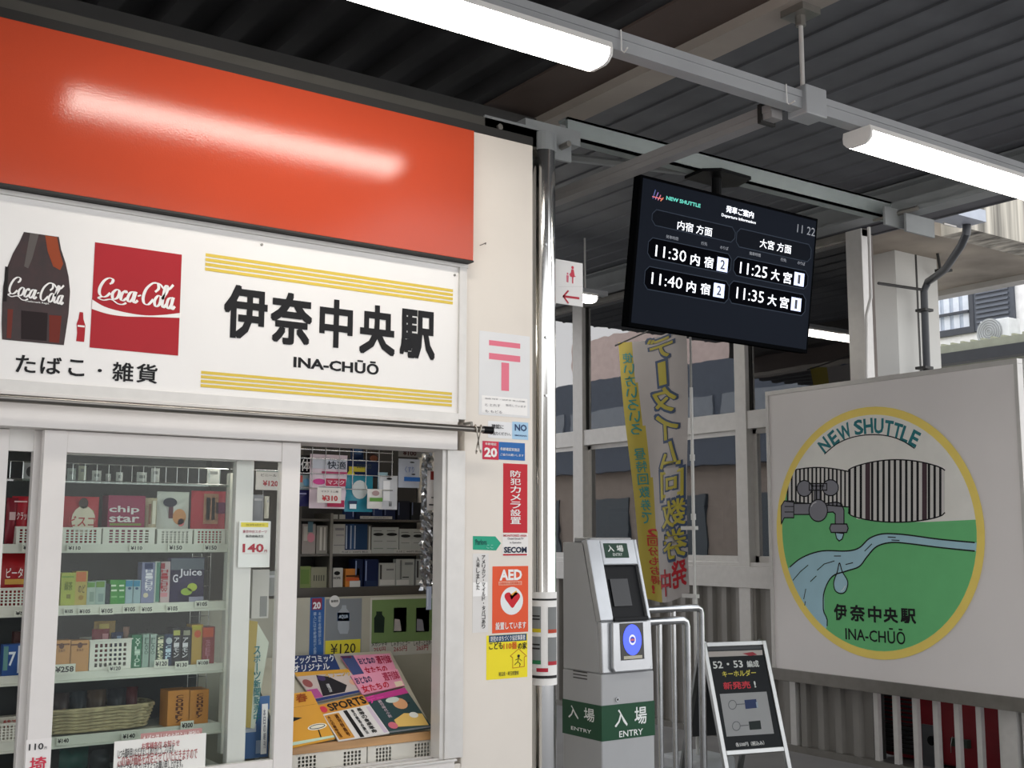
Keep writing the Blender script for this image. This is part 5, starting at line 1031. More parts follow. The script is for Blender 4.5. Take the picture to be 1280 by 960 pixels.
def fit():                       # algebraic circle fit
    n = len(pts_); mx = sum(p[0] for p in pts_)/n; my = sum(p[1] for p in pts_)/n
    suu = svv = suv = a_ = b_ = 0
    for x, y in pts_: u, v = x-mx, y-my; suu += u*u; svv += v*v; suv += u*v; a_ += u*(u*u+v*v)/2; b_ += v*(u*u+v*v)/2
    d = suu*svv-suv*suv; uc, vc = (a_*svv-b_*suv)/d, (b_*suu-a_*suv)/d
    return uc+mx, vc+my, math.sqrt(uc*uc+vc*vc+(suu+svv)/n)
cu, cv, CR = fit(); ru = rv = CR
def cir(r, n=72): return [(cu+ru/CR*r*math.cos(2*math.pi*k/n), cv+rv/CR*r*math.sin(2*math.pi*k/n)) for k in range(n)]
emb = MB().poly(BD, cir(CR), ink('ffe478'), .0005).build('emblem', e)
ri = CR*.935; inner = cir(ri)
def cpoly(mb, pts, mat, w): 
    r = clip([BD.px(*p) for p in pts][::-1], inner)
    if len(r) > 2: mb.poly(BD, r, mat, w)
MB().poly(BD, inner, ink('f4f3ec'), .001).build('sky_disc', emb)
# ground
gr = ink('74ca86'); o_ = ink('16161a'); wa = ink('aed6e4'); gy_ = ink('8a8a93')
mb = MB(); cpoly(mb, [q(*p) for p in ((90, 540), (140, 400), (160, 470), (240, 478), (380, 490), (420, 540), (560, 552), (700, 552), (950, 540), (960, 1300), (90, 1300))], gr, .0014); mb.build('green_ground', emb)
# two striped tanks
def tank(xl, xr, topf, botf, n, dark, name):
    mb = MB()
    sm = [xl+(xr-xl)*i/40 for i in range(41)]
    cpoly(mb, [q(x, topf(x)) for x in sm]+[q(x, botf(x)) for x in sm[::-1]], ink('dcdad6'), .0018)
    for i in range(n):
        a = xl+(xr-xl)*(i+.0)/n; wd = (xr-xl)/n*(.42 if i not in dark else .85)
        cpoly(mb, [q(a, topf(a)), q(a+wd, topf(a+wd)), q(a+wd, botf(a+wd)), q(a, botf(a))], ink('17151a') if i not in dark else ink('4e3a42'), .0022)
    t = [BD.px(*q(x, topf(x))) for x in sm]; b = [BD.px(*q(x, botf(x))) for x in sm]
    inn = lambda p: ((p[0]-cu)/ru)**2+((p[1]-cv)/rv)**2 < .935**2
    mb.line(BD, [p for p in t if inn(p)], .008, o_, .0026); mb.line(BD, [p for p in b if inn(p)], .008, o_, .0026); mb.build(name, emb)
tank(140, 386, lambda x: 350-16*math.sin(math.pi*min(1, max(0, (x-140)/246))), lambda x: 470+22*(x-140)/246, 15, (), 'striped_tank')
tank(386, 772, lambda x: 345-42*math.sin(math.pi*(x-386)/386)**.7, lambda x: 515+38*math.sin(math.pi*(x-386)/386)**.55, 17, (3, 13), 'striped_tank')
# river
up_ = smooth_path([(60, 800), (140, 742), (200, 695), (280, 668), (380, 668), (430, 655), (470, 618), (520, 600), (580, 600), (640, 606), (760, 622), (960, 640)], 5)
lo_ = smooth_path([(100, 1300), (290, 1000), (286, 900), (290, 830), (322, 770), (380, 748), (430, 730), (462, 690), (500, 650), (560, 634), (640, 640), (760, 655), (960, 675)], 5)
mb = MB()
N2 = 50
def samp(P, t): k = t*(len(P)-1); i = min(int(k), len(P)-2); f = k-i; return (P[i][0]+(P[i+1][0]-P[i][0])*f, P[i][1]+(P[i+1][1]-P[i][1])*f)
def matchx(P, n):
    return [samp(P, i/n) for i in range(n+1)]
U_, D_ = matchx(up_, N2), matchx(lo_, N2)
cpoly_pts = U_+D_[::-1]
for i in range(N2): cpoly(mb, [q(*U_[i]), q(*U_[i+1]), q(*D_[i+1]), q(*D_[i])], wa, .0018)
cpoly(mb, [q(40, 800), q(140, 742), q(290, 830), q(290, 960), q(220, 1000), q(60, 1000)], wa, .00185)
inn = lambda p: ((p[0]-cu)/ru)**2+((p[1]-cv)/rv)**2 < .93**2
for P in (up_, lo_): mb.line(BD, [p for p in (BD.px(*q(*a)) for a in P) if inn(p)], .009, o_, .0024)
for s_ in ([(165, 785), (195, 750), (225, 725)], [(262, 745), (290, 720), (330, 708)], [(330, 688), (356, 688)], [(376, 722), (404, 715)], [(208, 860), (216, 820)], [(212, 885), (214, 870)], [(452, 668), (480, 640)], [(545, 612), (575, 614)], [(560, 624), (590, 626)], [(235, 790), (258, 768)]):
    mb.line(BD, [BD.px(*q(*p)) for p in s_], .006, o_, .0026)
mb.build('river', emb)
mb = MB(); dp = [q(*p) for p in smooth_path([(351, 716), (362, 750), (384, 790), (376, 828), (356, 838), (334, 826), (328, 792), (342, 752)], 4, True)]
mb.ppoly(BD, dp, wa, .0022); mb.pline(BD, dp, .008, o_, .0028, closed=True); mb.pline(BD, [q(374, 808), q(366, 822), q(358, 828)], .006, ink('e8eef0'), .003); mb.build('water_drop', emb)
# tap
mb = MB()
def shp(pts, c, w, closed=True): pp = [q(*p) for p in pts]; mb.ppoly(BD, pp, c, w); mb.pline(BD, pp, .008, o_, w+.0005, closed=True)
ov = lambda x, y, a, b: [(x+a*math.cos(t*.3927/1.5), y+b*math.sin(t*.3927/1.5)) for t in range(24)]
shp([(118, 488), (130, 468), (168, 468), (168, 535), (130, 535), (118, 560)], gy_, .002)
shp([(168, 478), (235, 478), (235, 522), (168, 522)], gy_, .0022)
for y in (490, 512): mb.pline(BD, [q(132, y), q(168, y)], .006, o_, .0026)
shp([(250, 425), (278, 425), (278, 465), (250, 465)], gy_, .002)
shp([(230, 398), (300, 398), (300, 425), (230, 425)], gy_, .0022); mb.pline(BD, [q(240, 408), q(290, 408)], .006, o_, .0027)
shp(ov(211, 418, 30, 32), gy_, .0026); shp(ov(315, 415, 32, 32), gy_, .0026)
shp([(295, 478), (340, 472), (360, 480), (369, 505), (369, 560), (334, 560), (334, 520), (325, 512), (295, 514)], gy_, .0022)
shp(ov(266, 506, 37, 44), gy_, .0028); shp([(318, 560), (380, 560), (386, 577), (380, 594), (318, 594), (312, 577)], gy_, .003)
shp([(334, 594), (369, 598), (362, 620), (350, 628), (340, 618)], wa, .0028); mb.pline(BD, [q(238, 490), q(246, 478), q(258, 472)], .007, ink('d0d0d4'), .0034)
mb.build('water_tap', emb)
# arched lettering
mb = MB(); tl = ink('2f7f86'); A = [q(*p) for p in ((290, 244), (318, 226), (352, 206), (388, 192), (424, 180), (460, 172), (500, 170), (540, 176), (576, 186), (612, 200), (652, 226))]
word = 'NEW SHUTTLE'; cen = [(290, 244), (327, 216), (371, 193), None, (427, 173), (466, 168), (508, 168), (548, 177), (583, 188), (614, 201), (651, 218)]
ang = [(-38), (-32), (-22), 0, (-8), (-2), (4), (11), (17), (22), (28)]
for ch, c, a in zip(word, cen, ang):
    if c is None: continue
    u, v = BD.px(*q(*c)); wv = {'W': .13, 'E': .075, 'L': .07, 'T': .078}.get(ch, .088)*.84; hv = .10
    vs, fs, _ = glyphs(ch, .03); ar = math.radians(-a*1.05)
    mb.add([BD.pt(u+(x-.5)*wv*math.cos(ar)-(y-.5)*hv*math.sin(ar), v+(x-.5)*wv*math.sin(ar)+(y-.5)*hv*math.cos(ar), .0024) for x, y in vs], fs, tl)
mb.line(BD, [BD.px(*q(*p)) for p in smooth_path([(291, 280), (340, 240), (400, 214), (470, 203), (540, 207), (600, 226), (650, 257)], 5)], .007, o_, .0024)
mb.build('arched_lettering', emb)
mb = MB()
for ch, (a, b, c, d) in zip(KJ, [(328, 878, 382, 948), (392, 882, 454, 952), (464, 886, 520, 956), (526, 892, 586, 957), (594, 896, 658, 960)]): mb.text(BD, ch, *q(a, b), *q(c, d), o_, .003, bold=.06)
u0, v0 = BD.px(*q7(262, 88)); u1, _ = BD.px(*q7(604, 112)); vt = BD.px(*q7(262, 30))[1]; mb.textuv(BD, 'INA-CHŪŌ', u0, v0, u1, vt+.03, o_, .003, .012)
mb.build('station_lettering', emb)

# ================================================================== IC GATE POST
GY = FY(3.6); gx0_, gx1_ = 2.941, 3.215
P1, P2, P3, P4 = (3.85, 1.432), (3.70, 1.445), (3.612, 1.122), (3.602, .919)
e = empty('entry_gate', ((gx0_+gx1_)/2, 3.72, 0), 'grey ticket gate post with a blue reader disc and green entry bands', 'gate')
M_GB = mt('a6a8aa', .45, .05, .03, 4); M_GS = mt('b4b7ba', .25, .75, .05, 10)
GP = Fr((0, 0, 0), (0, 1, 0), (0, 0, 1))        # profile in the YZ plane, W = +X
MB().prism(GP, [(3.6, 0), (3.85, 0), (3.85, .919), (3.6, .919)], gx0_, gx1_, M_GB).build('body', e, bevel=.006)
side = [(P4[0]+.012, .92), (3.85, .92), P1, (P2[0]+.012, 1.43), (P3[0]+.02, 1.122)]
MB().prism(GP, side, gx0_+.004, gx1_-.004, M_GB).build('console_side', e, bevel=.004)
C1 = Fr((0, P3[0], P3[1]), (1, 0, 0), (0, P2[0]-P3[0], P2[1]-P3[1])); C2_ = Fr((0, P4[0], P4[1]), (1, 0, 0), (0, P3[0]-P4[0], P3[1]-P4[1]))
l1 = math.hypot(P2[0]-P3[0], P2[1]-P3[1]); l2 = math.hypot(P3[0]-P4[0], P3[1]-P4[1])
g3 = zz(680, 640, 3.0)
fx0, fx1 = gx0_+.004, gx1_-.004
mb = MB()
ru0, rv1 = C1.px(*g3(222, 200)); ru1, rv0 = C1.px(*g3(388, 400)); rv0 = max(rv0, .018)
mb.box(C1, fx0, ru0, 0, l1, -.03, .006, M_GS); mb.box(C1, ru1, fx1, 0, l1, -.03, .006, M_GS); mb.box(C1, ru0, ru1, rv1, l1, -.03, .006, M_GS)
mb.build('console_front', e, bevel=.005)
mb = MB(); mb.box(C1, ru0, ru1, 0, rv1, -.03, -.012, mt('15171a', .4, spec=.15)); mb.box(C1, ru0, ru1, -.004, .012, -.02, .01, mt('15171a', .4, spec=.15)); mb.build('dark_recess', e, bevel=.003)
a = C1.px(*g3(250, 250)); b = C1.px(*g3(335, 350)); MB().box(C1, a[0], b[0], b[1], a[1], -.012, -.006, mt('0f1114', .15)).build('display_window', e)
MB().box(C2_, fx0, fx1, 0, l2, -.02, .004, M_GS).build('reader_surround', e, bevel=.006)
a = C2_.px(*g3(240, 425)); b = C2_.px(*g3(392, 590)); mb = MB(); mb.prism(C2_, [(a[0]+.01, b[1]+.0), (b[0]-.01, b[1]+.0), (b[0], b[1]+.015), (b[0]-.012, l2-.004), (a[0]+.006, l2-.004), (a[0], b[1]+.015)], .004, .022, M_GS); mb.build('reader_tray', e, bevel=.004)
a = C2_.px(*g3(270, 418)); b = C2_.px(*g3(362, 550)); rd = MB().box(C2_, a[0], b[0], b[1], a[1], .022, .024, mt('101216', .2)).build('reader_plate', e)
u, v = (a[0]+b[0])/2, (a[1]+b[1])/2+.006; R_r = (b[0]-a[0])*.40
bl_ = mt('3a4ee6', .3, noise=0, emit=1.1)
MB().disc(C2_, u, v, R_r, bl_, .0252, rv=R_r*1.25).disc(C2_, u, v, R_r*.36, mt('b7b9e6', .3, noise=0, emit=.8), .0258, rv=R_r*.42).disc(C2_, u, v, R_r*.26, ink('4a5ad8'), .0262).build('blue_disc', rd)
mb = MB(); mb.add([C2_.pt(u-.012, v-.004, .0268), C2_.pt(u+.012, v-.004, .0268), C2_.pt(u+.012, v+.004, .0268), C2_.pt(u-.012, v+.004, .0268)], [(0, 1, 2, 3)], ink('d07080'))
mb.add([C2_.pt(a[0]+.012, b[1]+.004, .0252), C2_.pt(b[0]-.012, b[1]+.004, .0252), C2_.pt(b[0]-.012, b[1]+.016, .0252), C2_.pt(a[0]+.012, b[1]+.016, .0252)], [(0, 1, 2, 3)], ink('b9b4a2')); mb.build('plate_marks', rd)
a = C1.px(*g3(218, 119)); b = C1.px(*g3(316, 173)); lb = MB().box(C1, a[0], b[0], b[1], a[1], .006, .0072, ink('1c3d2f', .35)).build('entry_label', e)
du, dv = b[0]-a[0], a[1]-b[1]; mb = MB()
mb.textuv(C1, '入', a[0]+du*.14, b[1]+dv*.42, a[0]+du*.40, a[1]-dv*.14, ink('e3e8e5'), .008, .02); mb.textuv(C1, '場', a[0]+du*.52, b[1]+dv*.42, a[0]+du*.80, a[1]-dv*.14, ink('e3e8e5'), .008, .02)
mb.textuv(C1, 'ENTRY', a[0]+du*.32, b[1]+dv*.12, a[0]+du*.72, b[1]+dv*.32, ink('c8d0cc'), .008, .01); mb.build('lettering', lb)
MB().wbox(gx0_+.02, gx1_-.03, P2[0]-.006, 3.80, 1.43, 1.452, mt('8f9294', .3, .4)).build('top_cap', e, bevel=.006)
# green bands
bz0, bz1 = GY.px(785, 923)[1], GY.px(785, 879)[1]; grn = ink('1f4a33', .35)
mb = MB(); mb.box(GY, gx0_-.001, gx1_+.001, bz0, bz1, -.251, .001, grn); bnd = mb.build('green_band', e)
mb = MB(); we = ink('e6eae8')
mb.text(GY, '入', *g3(264, 742), *g3(312, 802), we, .0018, bold=.02); mb.text(GY, '場', *g3(338, 732), *g3(384, 792), we, .0018, bold=.02); mb.text(GY, 'ENTRY', *g3(281, 822), *g3(370, 834), we, .0018, bold=.01)
SX = FX(gx0_-.0012); s_ = lambda x, y: SX.px(*g3(x, y))
mb.text(SX, '入', *g3(92, 722), *g3(130, 778), we, .0008, bold=.02); mb.text(SX, '場', *g3(150, 732), *g3(190, 790), we, .0008, bold=.02); mb.text(SX, 'ENTRY', *g3(102, 802), *g3(178, 832), we, .0008, bold=.01)
mb.build('lettering', bnd)
SX = FX(gx0_)
for y in (598, 610, 622): a = SX.px(*g3(110, y-2)); b = SX.px(*g3(162, y+4)); MB().box(SX, a[0], b[0], (a[1]+b[1])/2-.002, (a[1]+b[1])/2+.002, 0, .0012, M_DARK).build('vent_slot', e)
u, v = GY.px(*g3(273, 703)); MB().tube([GY.pt(u, v, 0), GY.pt(u, v, .006)], .009, M_STEEL, 14).tube([GY.pt(u, v, .006), GY.pt(u, v, .007)], .004, M_DARK, 10).build('key_lock', e)

# guard rails behind the gate
def rail(label, Y, xa, xb, yt, mids):
    f = FY(Y); a = f.px(xa, yt); b = f.px(xb, yt); z = a[1]; r = .019
    e = empty('guard_rail', ((a[0]+b[0])/2, Y, 0), label, 'rail', 'stainless guard rails beyond the gate')
    P = [(a[0], Y, z), (b[0]-.03, Y, z), (b[0]-.008, Y, z-.008), (b[0], Y, z-.03), (b[0], Y, 0)]
    MB().tube([(a[0]-.12, Y, z)]+P, r, M_STEEL, 12).build('top_tube', e, smooth=True)
    for m in mids: x = f.px(m, 850)[0]; MB().tube([(x, Y, 0), (x, Y, z-.01)], r*.72, M_STEEL, 10).build('post', e, smooth=True)
    for m in mids+[xb]: x = f.px(m, 850)[0] if m != xb else b[0]; MB().tube([(x, Y, 0), (x, Y, .008)], .045, M_STEEL, 14).build('foot_flange', e)
rail('near stainless guard rail right behind the ticket gate post', 4.02, 812, 858, 777, [825])
rail('farther and longer stainless guard rail behind the near one', 4.42, 815, 876, 762, [843])

# ================================================================== A-FRAME POSTER STAND
an = math.radians(13.7); le = math.radians(18.5); B0 = Vector((4.958, 4.969, .2))
A_ = Fr(B0, (math.cos(an), -math.sin(an), 0), (math.sin(le)*math.sin(an), math.sin(le)*math.cos(an), math.cos(le)))
AW, AH = .45, .66; Wn = -A_.W; hor = Vector((math.sin(an), math.cos(an), 0))
e = empty('poster_stand', (5.2, 5.1, 0), 'silver A-frame stand with a black key ring advertisement poster', 'stand')
M_SN = mt('b4b5b3', .28, .85, .05, 10); k_ = .2/math.cos(le)
for u in (0, AW-.028):
    MB().box(A_, u, u+.028, -k_, AH, -.022, .006, M_SN).build('leg', e, bevel=.003)
MB().box(A_, .028, AW-.028, AH-.028, AH, -.02, .006, M_SN).build('frame_bar', e, bevel=.003); MB().box(A_, .028, AW-.028, 0, .028, -.02, .006, M_SN).build('frame_bar', e, bevel=.003)
MB().box(A_, .028, AW-.028, .028, AH-.028, -.012, -.006, mt('1c1f22', .3)).build('backing', e)
top = A_.pt(0, AH, -.01); Lb = top.z/math.cos(le)
A2 = Fr(top, A_.U, Vector((-math.sin(le)*math.sin(an), -math.sin(le)*math.cos(an), math.cos(le))))
for u in (0, AW-.028): MB().box(A2, u, u+.028, -Lb, 0, -.03, -.006, mt('7d7f7e', .35, .7)).build('leg', e)
MB().box(A2, .02, AW-.02, -.62, -.02, -.02, -.012, mt('44474a', .5)).build('back_board', e)
MB().box(A2, .02, AW-.02, -.42, -.40, -.034, -.022, M_ALUD).build('cross_bar', e)
MB().tube([A_.pt(-.012, AH+.002, -.012), A_.pt(.03, AH+.002, -.012)], .012, M_STEEL, 10).build('hinge', e)
z9 = zz(840, 780, 5.3333)
def ap(x, y): return A_.px(*z9(x, y))
po = MB().box(A_, .03, AW-.03, .03, AH-.05, -.006, -.004, mt('1c2023', .4, spec=.15)).build('poster', e)
mb = MB(); w_ = .0 - .003
def aq(pts, c, w=w_): mb.poly(A_, [ap(*p) for p in pts][::-1], ink(c), w)
aq([(234, 184), (604, 172), (606, 206), (240, 220)], 'b9b3ae'); aq([(320, 466), (632, 450), (682, 730), (366, 750)], 'a3a5a6')
aq([(484, 506), (562, 500), (572, 558), (492, 566)], '2c3c66', w_+.0008); aq([(512, 650), (590, 642), (598, 700), (520, 706)], '1f2a28', w_+.0008); aq([(560, 520), (572, 518), (576, 556), (566, 558)], '9fb0c0', w_+.001)
aq([(470, 196), (540, 186), (570, 204), (520, 212)], 'a03a44', w_+.0008)
for cx_, cy_ in ((404, 538), (430, 680)):
    mb.line(A_, [ap(cx_+26*math.cos(t*.3927), cy_+30*math.sin(t*.3927)) for t in range(16)], .004, ink('5f6466'), w_+.001, closed=True); mb.line(A_, [ap(cx_+28, cy_-2), ap(cx_+80, cy_-6)], .005, ink('6a6e70'), w_+.001)
mb.build('printed_area', po)
mb = MB()
def atx(s, a, b, h, c, bold=.03):
    (u0, v0), (u1, v1) = ap(*a), ap(*b); vt = ap(a[0], a[1]-h)[1]; mb.textuv(A_, s, u0, (v0+v1)/2, u1, (v0+v1)/2+(vt-v0), ink(c), w_+.0014, bold)
atx('52・53', (278, 298), (476, 288), 48, 'dfe3e0'); atx('編成', (504, 290), (584, 286), 46, 'dfe3e0'); atx('キーホルダー', (340, 356), (564, 342), 42, 'd9cf5a'); atx('新発売', (348, 436), (528, 430), 50, 'd3404c', .04); atx('!', (552, 424), (564, 422), 44, 'dfe3e0')
atx('各500円（税込み）', (428, 820), (618, 806), 30, 'e2e4e2')
mb.build('lettering', po)
MB().box(A_, .029, AW-.029, .029, AH-.05, -.003+.002, -.003+.003, M_FILM).build('clear_cover', e) if 0 else None

# ================================================================== NOBORI BANNER
XN = 5.3; NB = FX(XN)
pl_u = NB.px(866, 600)[0]; pl_bot = 0
tl_, tr_, br_, bl_q = NB.px(773, 428), NB.px(858, 405), NB.px(860, 741), NB.px(806, 746)
e = empty('banner_flag', tuple(NB.pt(pl_u, 0)), 'tall white and yellow advertising banner seen from behind beside the glass wall', 'banner')
def surf(s, t, w=0):      # s: 0 left .. 1 right, t: 0 top .. 1 bottom
    a = [tl_[i]*(1-t)+bl_q[i]*t for i in (0, 1)]; b = [tr_[i]*(1-t)+br_[i]*t for i in (0, 1)]
    sag = -.05*math.sin(math.pi*s)*(t**3) - .04*math.sin(math.pi*s)*((1-t)**6)
    return NB.pt(a[0]*(1-s)+b[0]*s, a[1]*(1-s)+b[1]*s+sag, w+.018*math.sin(s*9+t*2)*(.4+.6*t)*(1-.6*s)+.010*math.sin(t*7+s*3))
mb = MB(); NX, NY = 26, 40
for sgn, mm in ((0, None),):
    V = [surf(i/NX, j/NY) for j in range(NY+1) for i in range(NX+1)]; cw_, cyl = mt('b3aeac', .7, 0, .05, 3), mt('b3a23c', .7, 0, .05, 3)
    k1 = [(j*(NX+1)+i, (j+1)*(NX+1)+i, (j+1)*(NX+1)+i+1, j*(NX+1)+i+1) for j in range(NY) for i in range(NX)]
    lim = lambda j: .20 + .20*j/NY
    mb.add(V, [f for n_, f in enumerate(k1) if (n_ % NX)/NX >= lim(n_//NX)], cw_); mb.add(V, [f for n_, f in enumerate(k1) if (n_ % NX)/NX < lim(n_//NX)], cyl)
mb.build('cloth', e, smooth=True)
mb = MB()
def bt(ch, s0, s1, t0, t1, c, w, bold, grow=0):
    vs, fs, nb = glyphs(ch if ch != 'ー' else '|', bold)
    if ch == 'ー': m_ = (s0+s1)/2; s0, s1 = m_-(s1-s0)*.17, m_+(s1-s0)*.17
    s0 -= grow; s1 += grow; t0 -= grow*.3; t1 += grow*.3
    mb.add([surf(s0+(s1-s0)*(1-x), t1-(t1-t0)*y, w+(i_//nb)*.0001) for i_, (x, y) in enumerate(vs)], [f[::-1] for f in fs], ink(c))
T_ = lambda y: (y-425)/(745-425)
for i, (ch, y0, y1, s0, s1) in enumerate([('デ', 426, 456, .45, .82), ('ー', 461, 491, .46, .82), ('タ', 494, 526, .46, .84), ('イ', 528, 560, .48, .86), ('ム', 562, 594, .5, .9), ('回', 597, 630, .5, .95), ('数', 632, 664, .52, .98), ('券', 666, 700, .54, .99)]):
    bt(ch, s0, s1, T_(y0), T_(y1), '3c4e6c', .002, .085, .035); bt(ch, s0, s1, T_(y0), T_(y1), 'b0a43c', .0035, .03)
for ch, s0, s1, y0, y1 in (('中', .42, .68, 709, 739), ('発', .70, .97, 703, 734)): bt(ch, s0, s1, T_(y0), T_(y1), 'b3202c', .003, .04)
side_ = '使い方いろいろ、昼特回数券で'; n_ = len(side_)
for i, ch in enumerate(side_):
    t0 = T_(440+218*i/n_); s0 = .06+.08*t0
    if ch != '、': bt(ch, s0, s0+.17, t0, T_(440+218*(i+.88)/n_), '3f8f8a', .002, .02)
for i, ch in enumerate('2回分もお得!'): t0 = T_(662+76*i/7); s0 = .10+.10*t0; bt(ch, s0, s0+(.2 if ch != '!' else .06), t0, T_(662+76*(i+.88)/7), 'b8302a', .002, .03)
mb.build('lettering', e)
M_PL = mt('d9d9d6', .35)
MB().tube([NB.pt(pl_u, 0, .0), NB.pt(pl_u, NB.px(866, 484)[1], 0)], .011, M_PL, 10).tube([NB.pt(pl_u, NB.px(866, 488)[1], 0), NB.pt(pl_u, tr_[1]+.09, 0)], .008, mt('8e8e8c', .4), 10).build('pole', e, smooth=True)
MB().tube([NB.pt(tl_[0]-.03, tl_[1]-.02, .004), NB.pt(pl_u, tr_[1]+.07, .004)], .006, M_DARK, 8).build('top_arm', e)
for y in (572, 646, 752):
    z = NB.px(866, y)[1]; MB().tube([NB.pt(pl_u, z-.02, 0), NB.pt(pl_u, z+.02, 0)], .017, M_PL, 10).build('pole_joint', e)
for y in (660, 745): z = NB.px(866, y)[1]; MB().box(NB, pl_u-.10, pl_u+.03, z-.012, z+.012, -.012, .02, M_PL).build('cloth_tie', e)
MB().wbox(XN-.17, XN+.17, -pl_u-.17, -pl_u+.17, 0, .09, mt('bfc3c6', .5)).build('water_base', e, bevel=.02)

# white conduit on the outer glass post
f = FX(6.2); P = [f.pt(*f.px(*p)) for p in ((1086, 284), (1088.5, 372), (1083, 394), (1083, 480))]
MB().tube(P, .011, M_WHITE, 8).build('conduit_pipe', label='thin white conduit pipe running down beside the outer glass post', cat='pipe', smooth=True)
# ================================================================== VIADUCT AND HOUSES BEYOND
con = mt('b9b6b0', .7, 0, .10, 1.5, bump=.2)
YCn = 6.6; CN = FY(YCn); cx1 = CN.px(1122, 400)[0]; cx2 = CN.px(1174, 400)[0]; ctop = CN.px(1150, 316)[1]
struct(MB().wbox(cx1, cx2, YCn, 10.4, 0, ctop, mt('bdbcb6', .6, 0, .05, 1)).wbox(cx1-.05, cx2+.05, YCn-.05, 10.45, ctop-.02, ctop, mt('9c9c97', .7)).wbox(CN.px(1147, 400)[0], CN.px(1149, 400)[0], YCn-.004, YCn, 0, ctop, M_DARK), 'column_right')
Yv = 5.75; VF = FY(Yv); a = VF.px(1214, 286); b = VF.px(1280, 304); zvb = (a[1]+b[1])/2
stn = mt('b5afa2', .85, 0, .58, 3.6, bump=.3, bscale=8, stretch=(2.6, 1, .1))
struct(MB().wbox(a[0], 10.9, Yv, Yv+.3, zvb, zvb+2.2, stn), 'wall_parapet')
struct(MB().wbox(a[0]-.9, 10.85, Yv+.3, 18, zvb+.0, zvb+1.2, mt('a3998b', .85, 0, .3, 1.2, bump=.3, bscale=6)).wbox(10.85, 11.05, Yv, 18, zvb-.06, zvb+.12, con), 'ceiling_viaduct')
# drain pipe, its top just under the gutter box
DF = FY(6.45); dp_ = [FY(yy).pt(*FY(yy).px(*p)) for yy, p in ((5.5, (1208, 268)), (5.5, (1208, 292)), (5.6, (1202, 306)), (6.0, (1182, 336)), (6.2, (1172, 344)), (6.4, (1160, 352)), (6.45, (1155, 364)), (6.45, (1156, 480)))]
dp_[0].z = FY(5.5).px(1180, 266)[1]-.052
e = empty('drain_pipe', (dp_[-1].x, 6.45, .0), 'dark drain pipe bending down the concrete column', 'pipe')
dp_[-1].z = 0
MB().tube(dp_, .034, mt('34373b', .4), 12).build('tube', e, smooth=True)
MB().tube([DF.pt(*DF.px(1098, 354), .0), DF.pt(*DF.px(1152, 362), .0)], .014, M_DARK, 8).build('branch_pipe', e)
for x, y in ((1180, 338), (1156, 388), (1156, 460)): u, v = DF.px(x, y); MB().box(DF, u-.06, u+.06, v-.012, v+.012, -.06, .05, M_DARK).build('clamp', e)
MB().tube([DF.pt(*DF.px(1169, 300)), DF.pt(*DF.px(1175, 336))], .014, M_DARK, 6).build('hanger', e)
DG = FY(5.5); lz = DG.px(1180, 266)[1]
MB().wbox(DG.px(1152, 266)[0], DG.px(1213, 266)[0], 5.36, 5.6, lz-.05, lz+.05, mt('a9afb9', .5)).build('gutter_box', label='pale grey gutter box under the viaduct edge', cat='gutter')
# house beyond
XH = 16.0; HF = FX(XH); hp = lambda x, y: HF.px(x, y)
z5b = zz(1060, 220, 3.6909)
e = empty('house', (18, 9, 0), 'bright white house with a shuttered window seen beyond the viaduct', 'house')
hl, hr = hp(1130, 400)[0], hp(1300, 400)[0]+2
MB().box(HF, hl-3, hr, 0, 9, -4, 0, mt('f2f0ee', .8)).build('wall', e)
w0_, wt = hp(*z5b(458, 524)); w1_, wb = hp(*z5b(588, 690)); wt = hp(*z5b(458, 530))[1]; wb = hp(*z5b(458, 714))[1]
s0_, s1_ = hp(*z5b(588, 600))[0], hp(*z5b(774, 600))[0]
fr2 = mt('3c3f46', .5)
wn = MB().box(HF, w0_-.5, s0_, wb-.10, wb, 0, .06, fr2).box(HF, w0_-.5, s0_, wt, wt+.10, 0, .06, fr2).box(HF, s0_-.08, s0_, wb, wt, 0, .06, fr2).build('window', e)
MB().box(HF, w0_-.4, s0_-.08, wb, wt, -.0, .01, mt('b9c2cf', .4)).build('pane', wn)
x = w0_-.4; 
while x < s0_-.1: MB().box(HF, x, x+.1, wb, wt-.0, .012, .03, mt('dde2ea', .7)).build('curtain_fold', wn); x += .17
mr_ = MB().box(HF, w0_-.4, s0_-.08, (wt+wb)/2-.10, (wt+wb)/2-.06, .05, .09, fr2); mr_.build('rail', wn)
sb, st_ = hp(*z5b(774, 690))[1], hp(*z5b(774, 486))[1]
sh = MB().box(HF, s0_, s1_, sb, st_, 0, .05, mt('4b4f58', .5)).build('shutter', e)
k = sb+.04
while k < st_-.05: MB().box(HF, s0_+.05, s1_-.08, k, k+.035, .05, .075, mt('5f646e', .5)).build('louvre', sh); k += .075
rz = hp(1220, 446)[1]
rf = MB().box(HF, hl-3, hr, rz-.12, rz, 0, 1.3, mt('8f9180', .7)).build('roof', e)
MB().box(HF, hl-3, hr, rz-.28, rz-.12, 1.15, 1.35, mt('2a2c30', .5)).build('gutter', e)
x = hl-1.
while x < hr: MB().box(HF, x, x+.04, rz, rz+.03, 0, 1.3, mt('a5a68f', .7)).build('roof_rib', rf); x += .16
AF = FX(XH-.9); a = AF.px(1225, 402); b = AF.px(1262, 428)
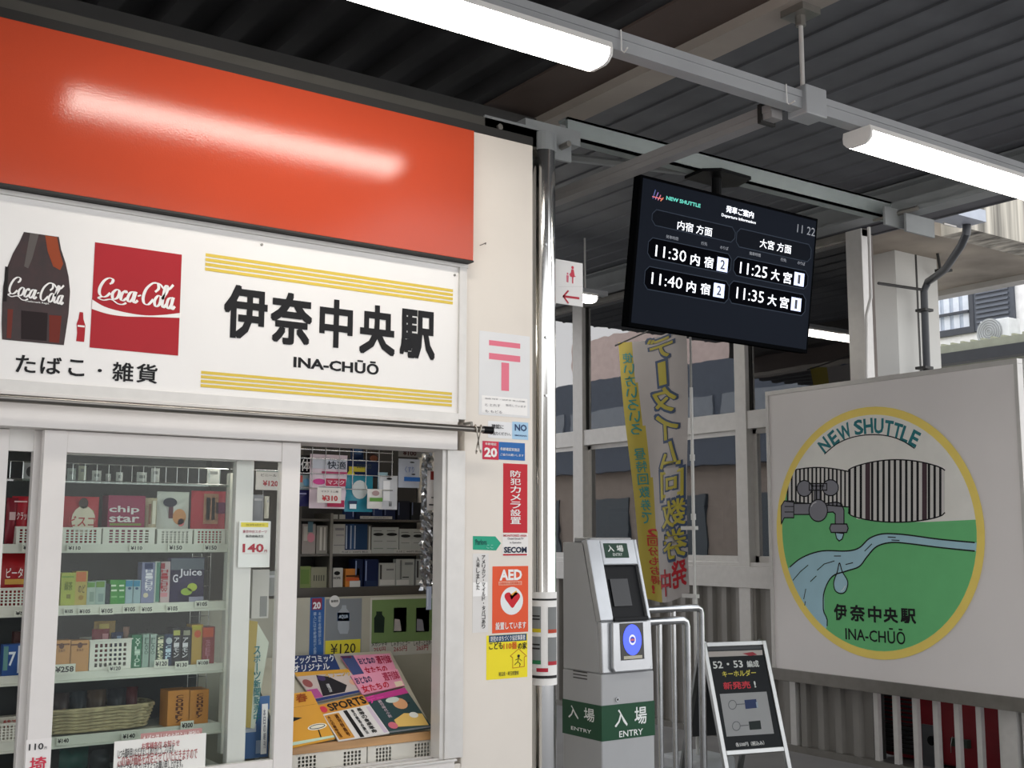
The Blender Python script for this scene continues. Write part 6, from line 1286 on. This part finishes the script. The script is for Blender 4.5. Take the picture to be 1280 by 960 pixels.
e = empty('air_conditioner', tuple(AF.pt((a[0]+b[0])/2, rz)), 'white outdoor air conditioner unit standing on the low roof', 'air conditioner')
MB().box(AF, a[0], b[0], b[1], a[1], -.3, 0, mt('dfe0e0', .5)).build('casing', e, bevel=.01)
u, v = AF.px(1237, 415); fr_c = MB().tube([AF.pt(u, v, .001), AF.pt(u, v, .015)], .2, mt('9a9c9c', .5), 24).build('fan_grille', e)
for k in range(5): MB().tube([AF.pt(u+(.04+.035*k)*math.cos(t*.3927), v+(.04+.035*k)*math.sin(t*.3927), .02) for t in range(17)], .004, mt('c9cbcb', .5), 5, caps=False).build('grille_ring', fr_c)
for dx in (.08, .62): MB().box(AF, a[0]+dx, a[0]+dx+.1, rz, b[1], -.28, -.02, mt('e6e6e6', .5)).build('foot', e)
# unseen buildings added and shaped for what the glass and the steel reflect
struct(MB().wbox(-9, -7.6, 11, 26, 0, 7, mt('d9c3bb', .8)).wbox(-7.62, -7.59, 13, 15, 3.4, 5.2, mt('6b7480', .3)).wbox(-7.62, -7.59, 17, 19, 3.4, 5.2, mt('6b7480', .3)), 'building_pale')
struct(MB().wbox(-5, -1.5, 9.6, 21, 2.7, 4.5, mt('59616e', .6)).wbox(-4.8, -1.7, 9.8, 21, 0, 2.7, mt('a39488', .7)), 'building_low')
mb = MB()
for k in range(5): mb.wbox(-1.71, -1.66, 10.4+k*2.1, 11.6+k*2.1, .9, 2.2, mt('3f4a52', .3)); mb.wbox(-1.51, -1.46, 10.0+k*2.1, 11.9+k*2.1, 3.2, 3.9, mt('8d939b', .4))
struct(mb, 'window_low')
# distant light glimpsed beside the toilet sign
batten('distant strip light glimpsed beside the toilet sign', 4.2, 5.38, 6.65, 3.2)
MB().wbox(4.1, 5.5, 6.62, 6.68, 3.265, 3.3, M_DUCT).build('cable_duct', label='short duct above the distant strip light', cat='duct')
for x in (4.3, 5.3): MB().tube([(x, 6.65, 3.3), (x, 6.65, 3.69)], .008, M_ALU, 6).build('hanger_rod', label='thin rod holding the distant light, %s' % ('left' if x < 5 else 'right'), cat='rod')
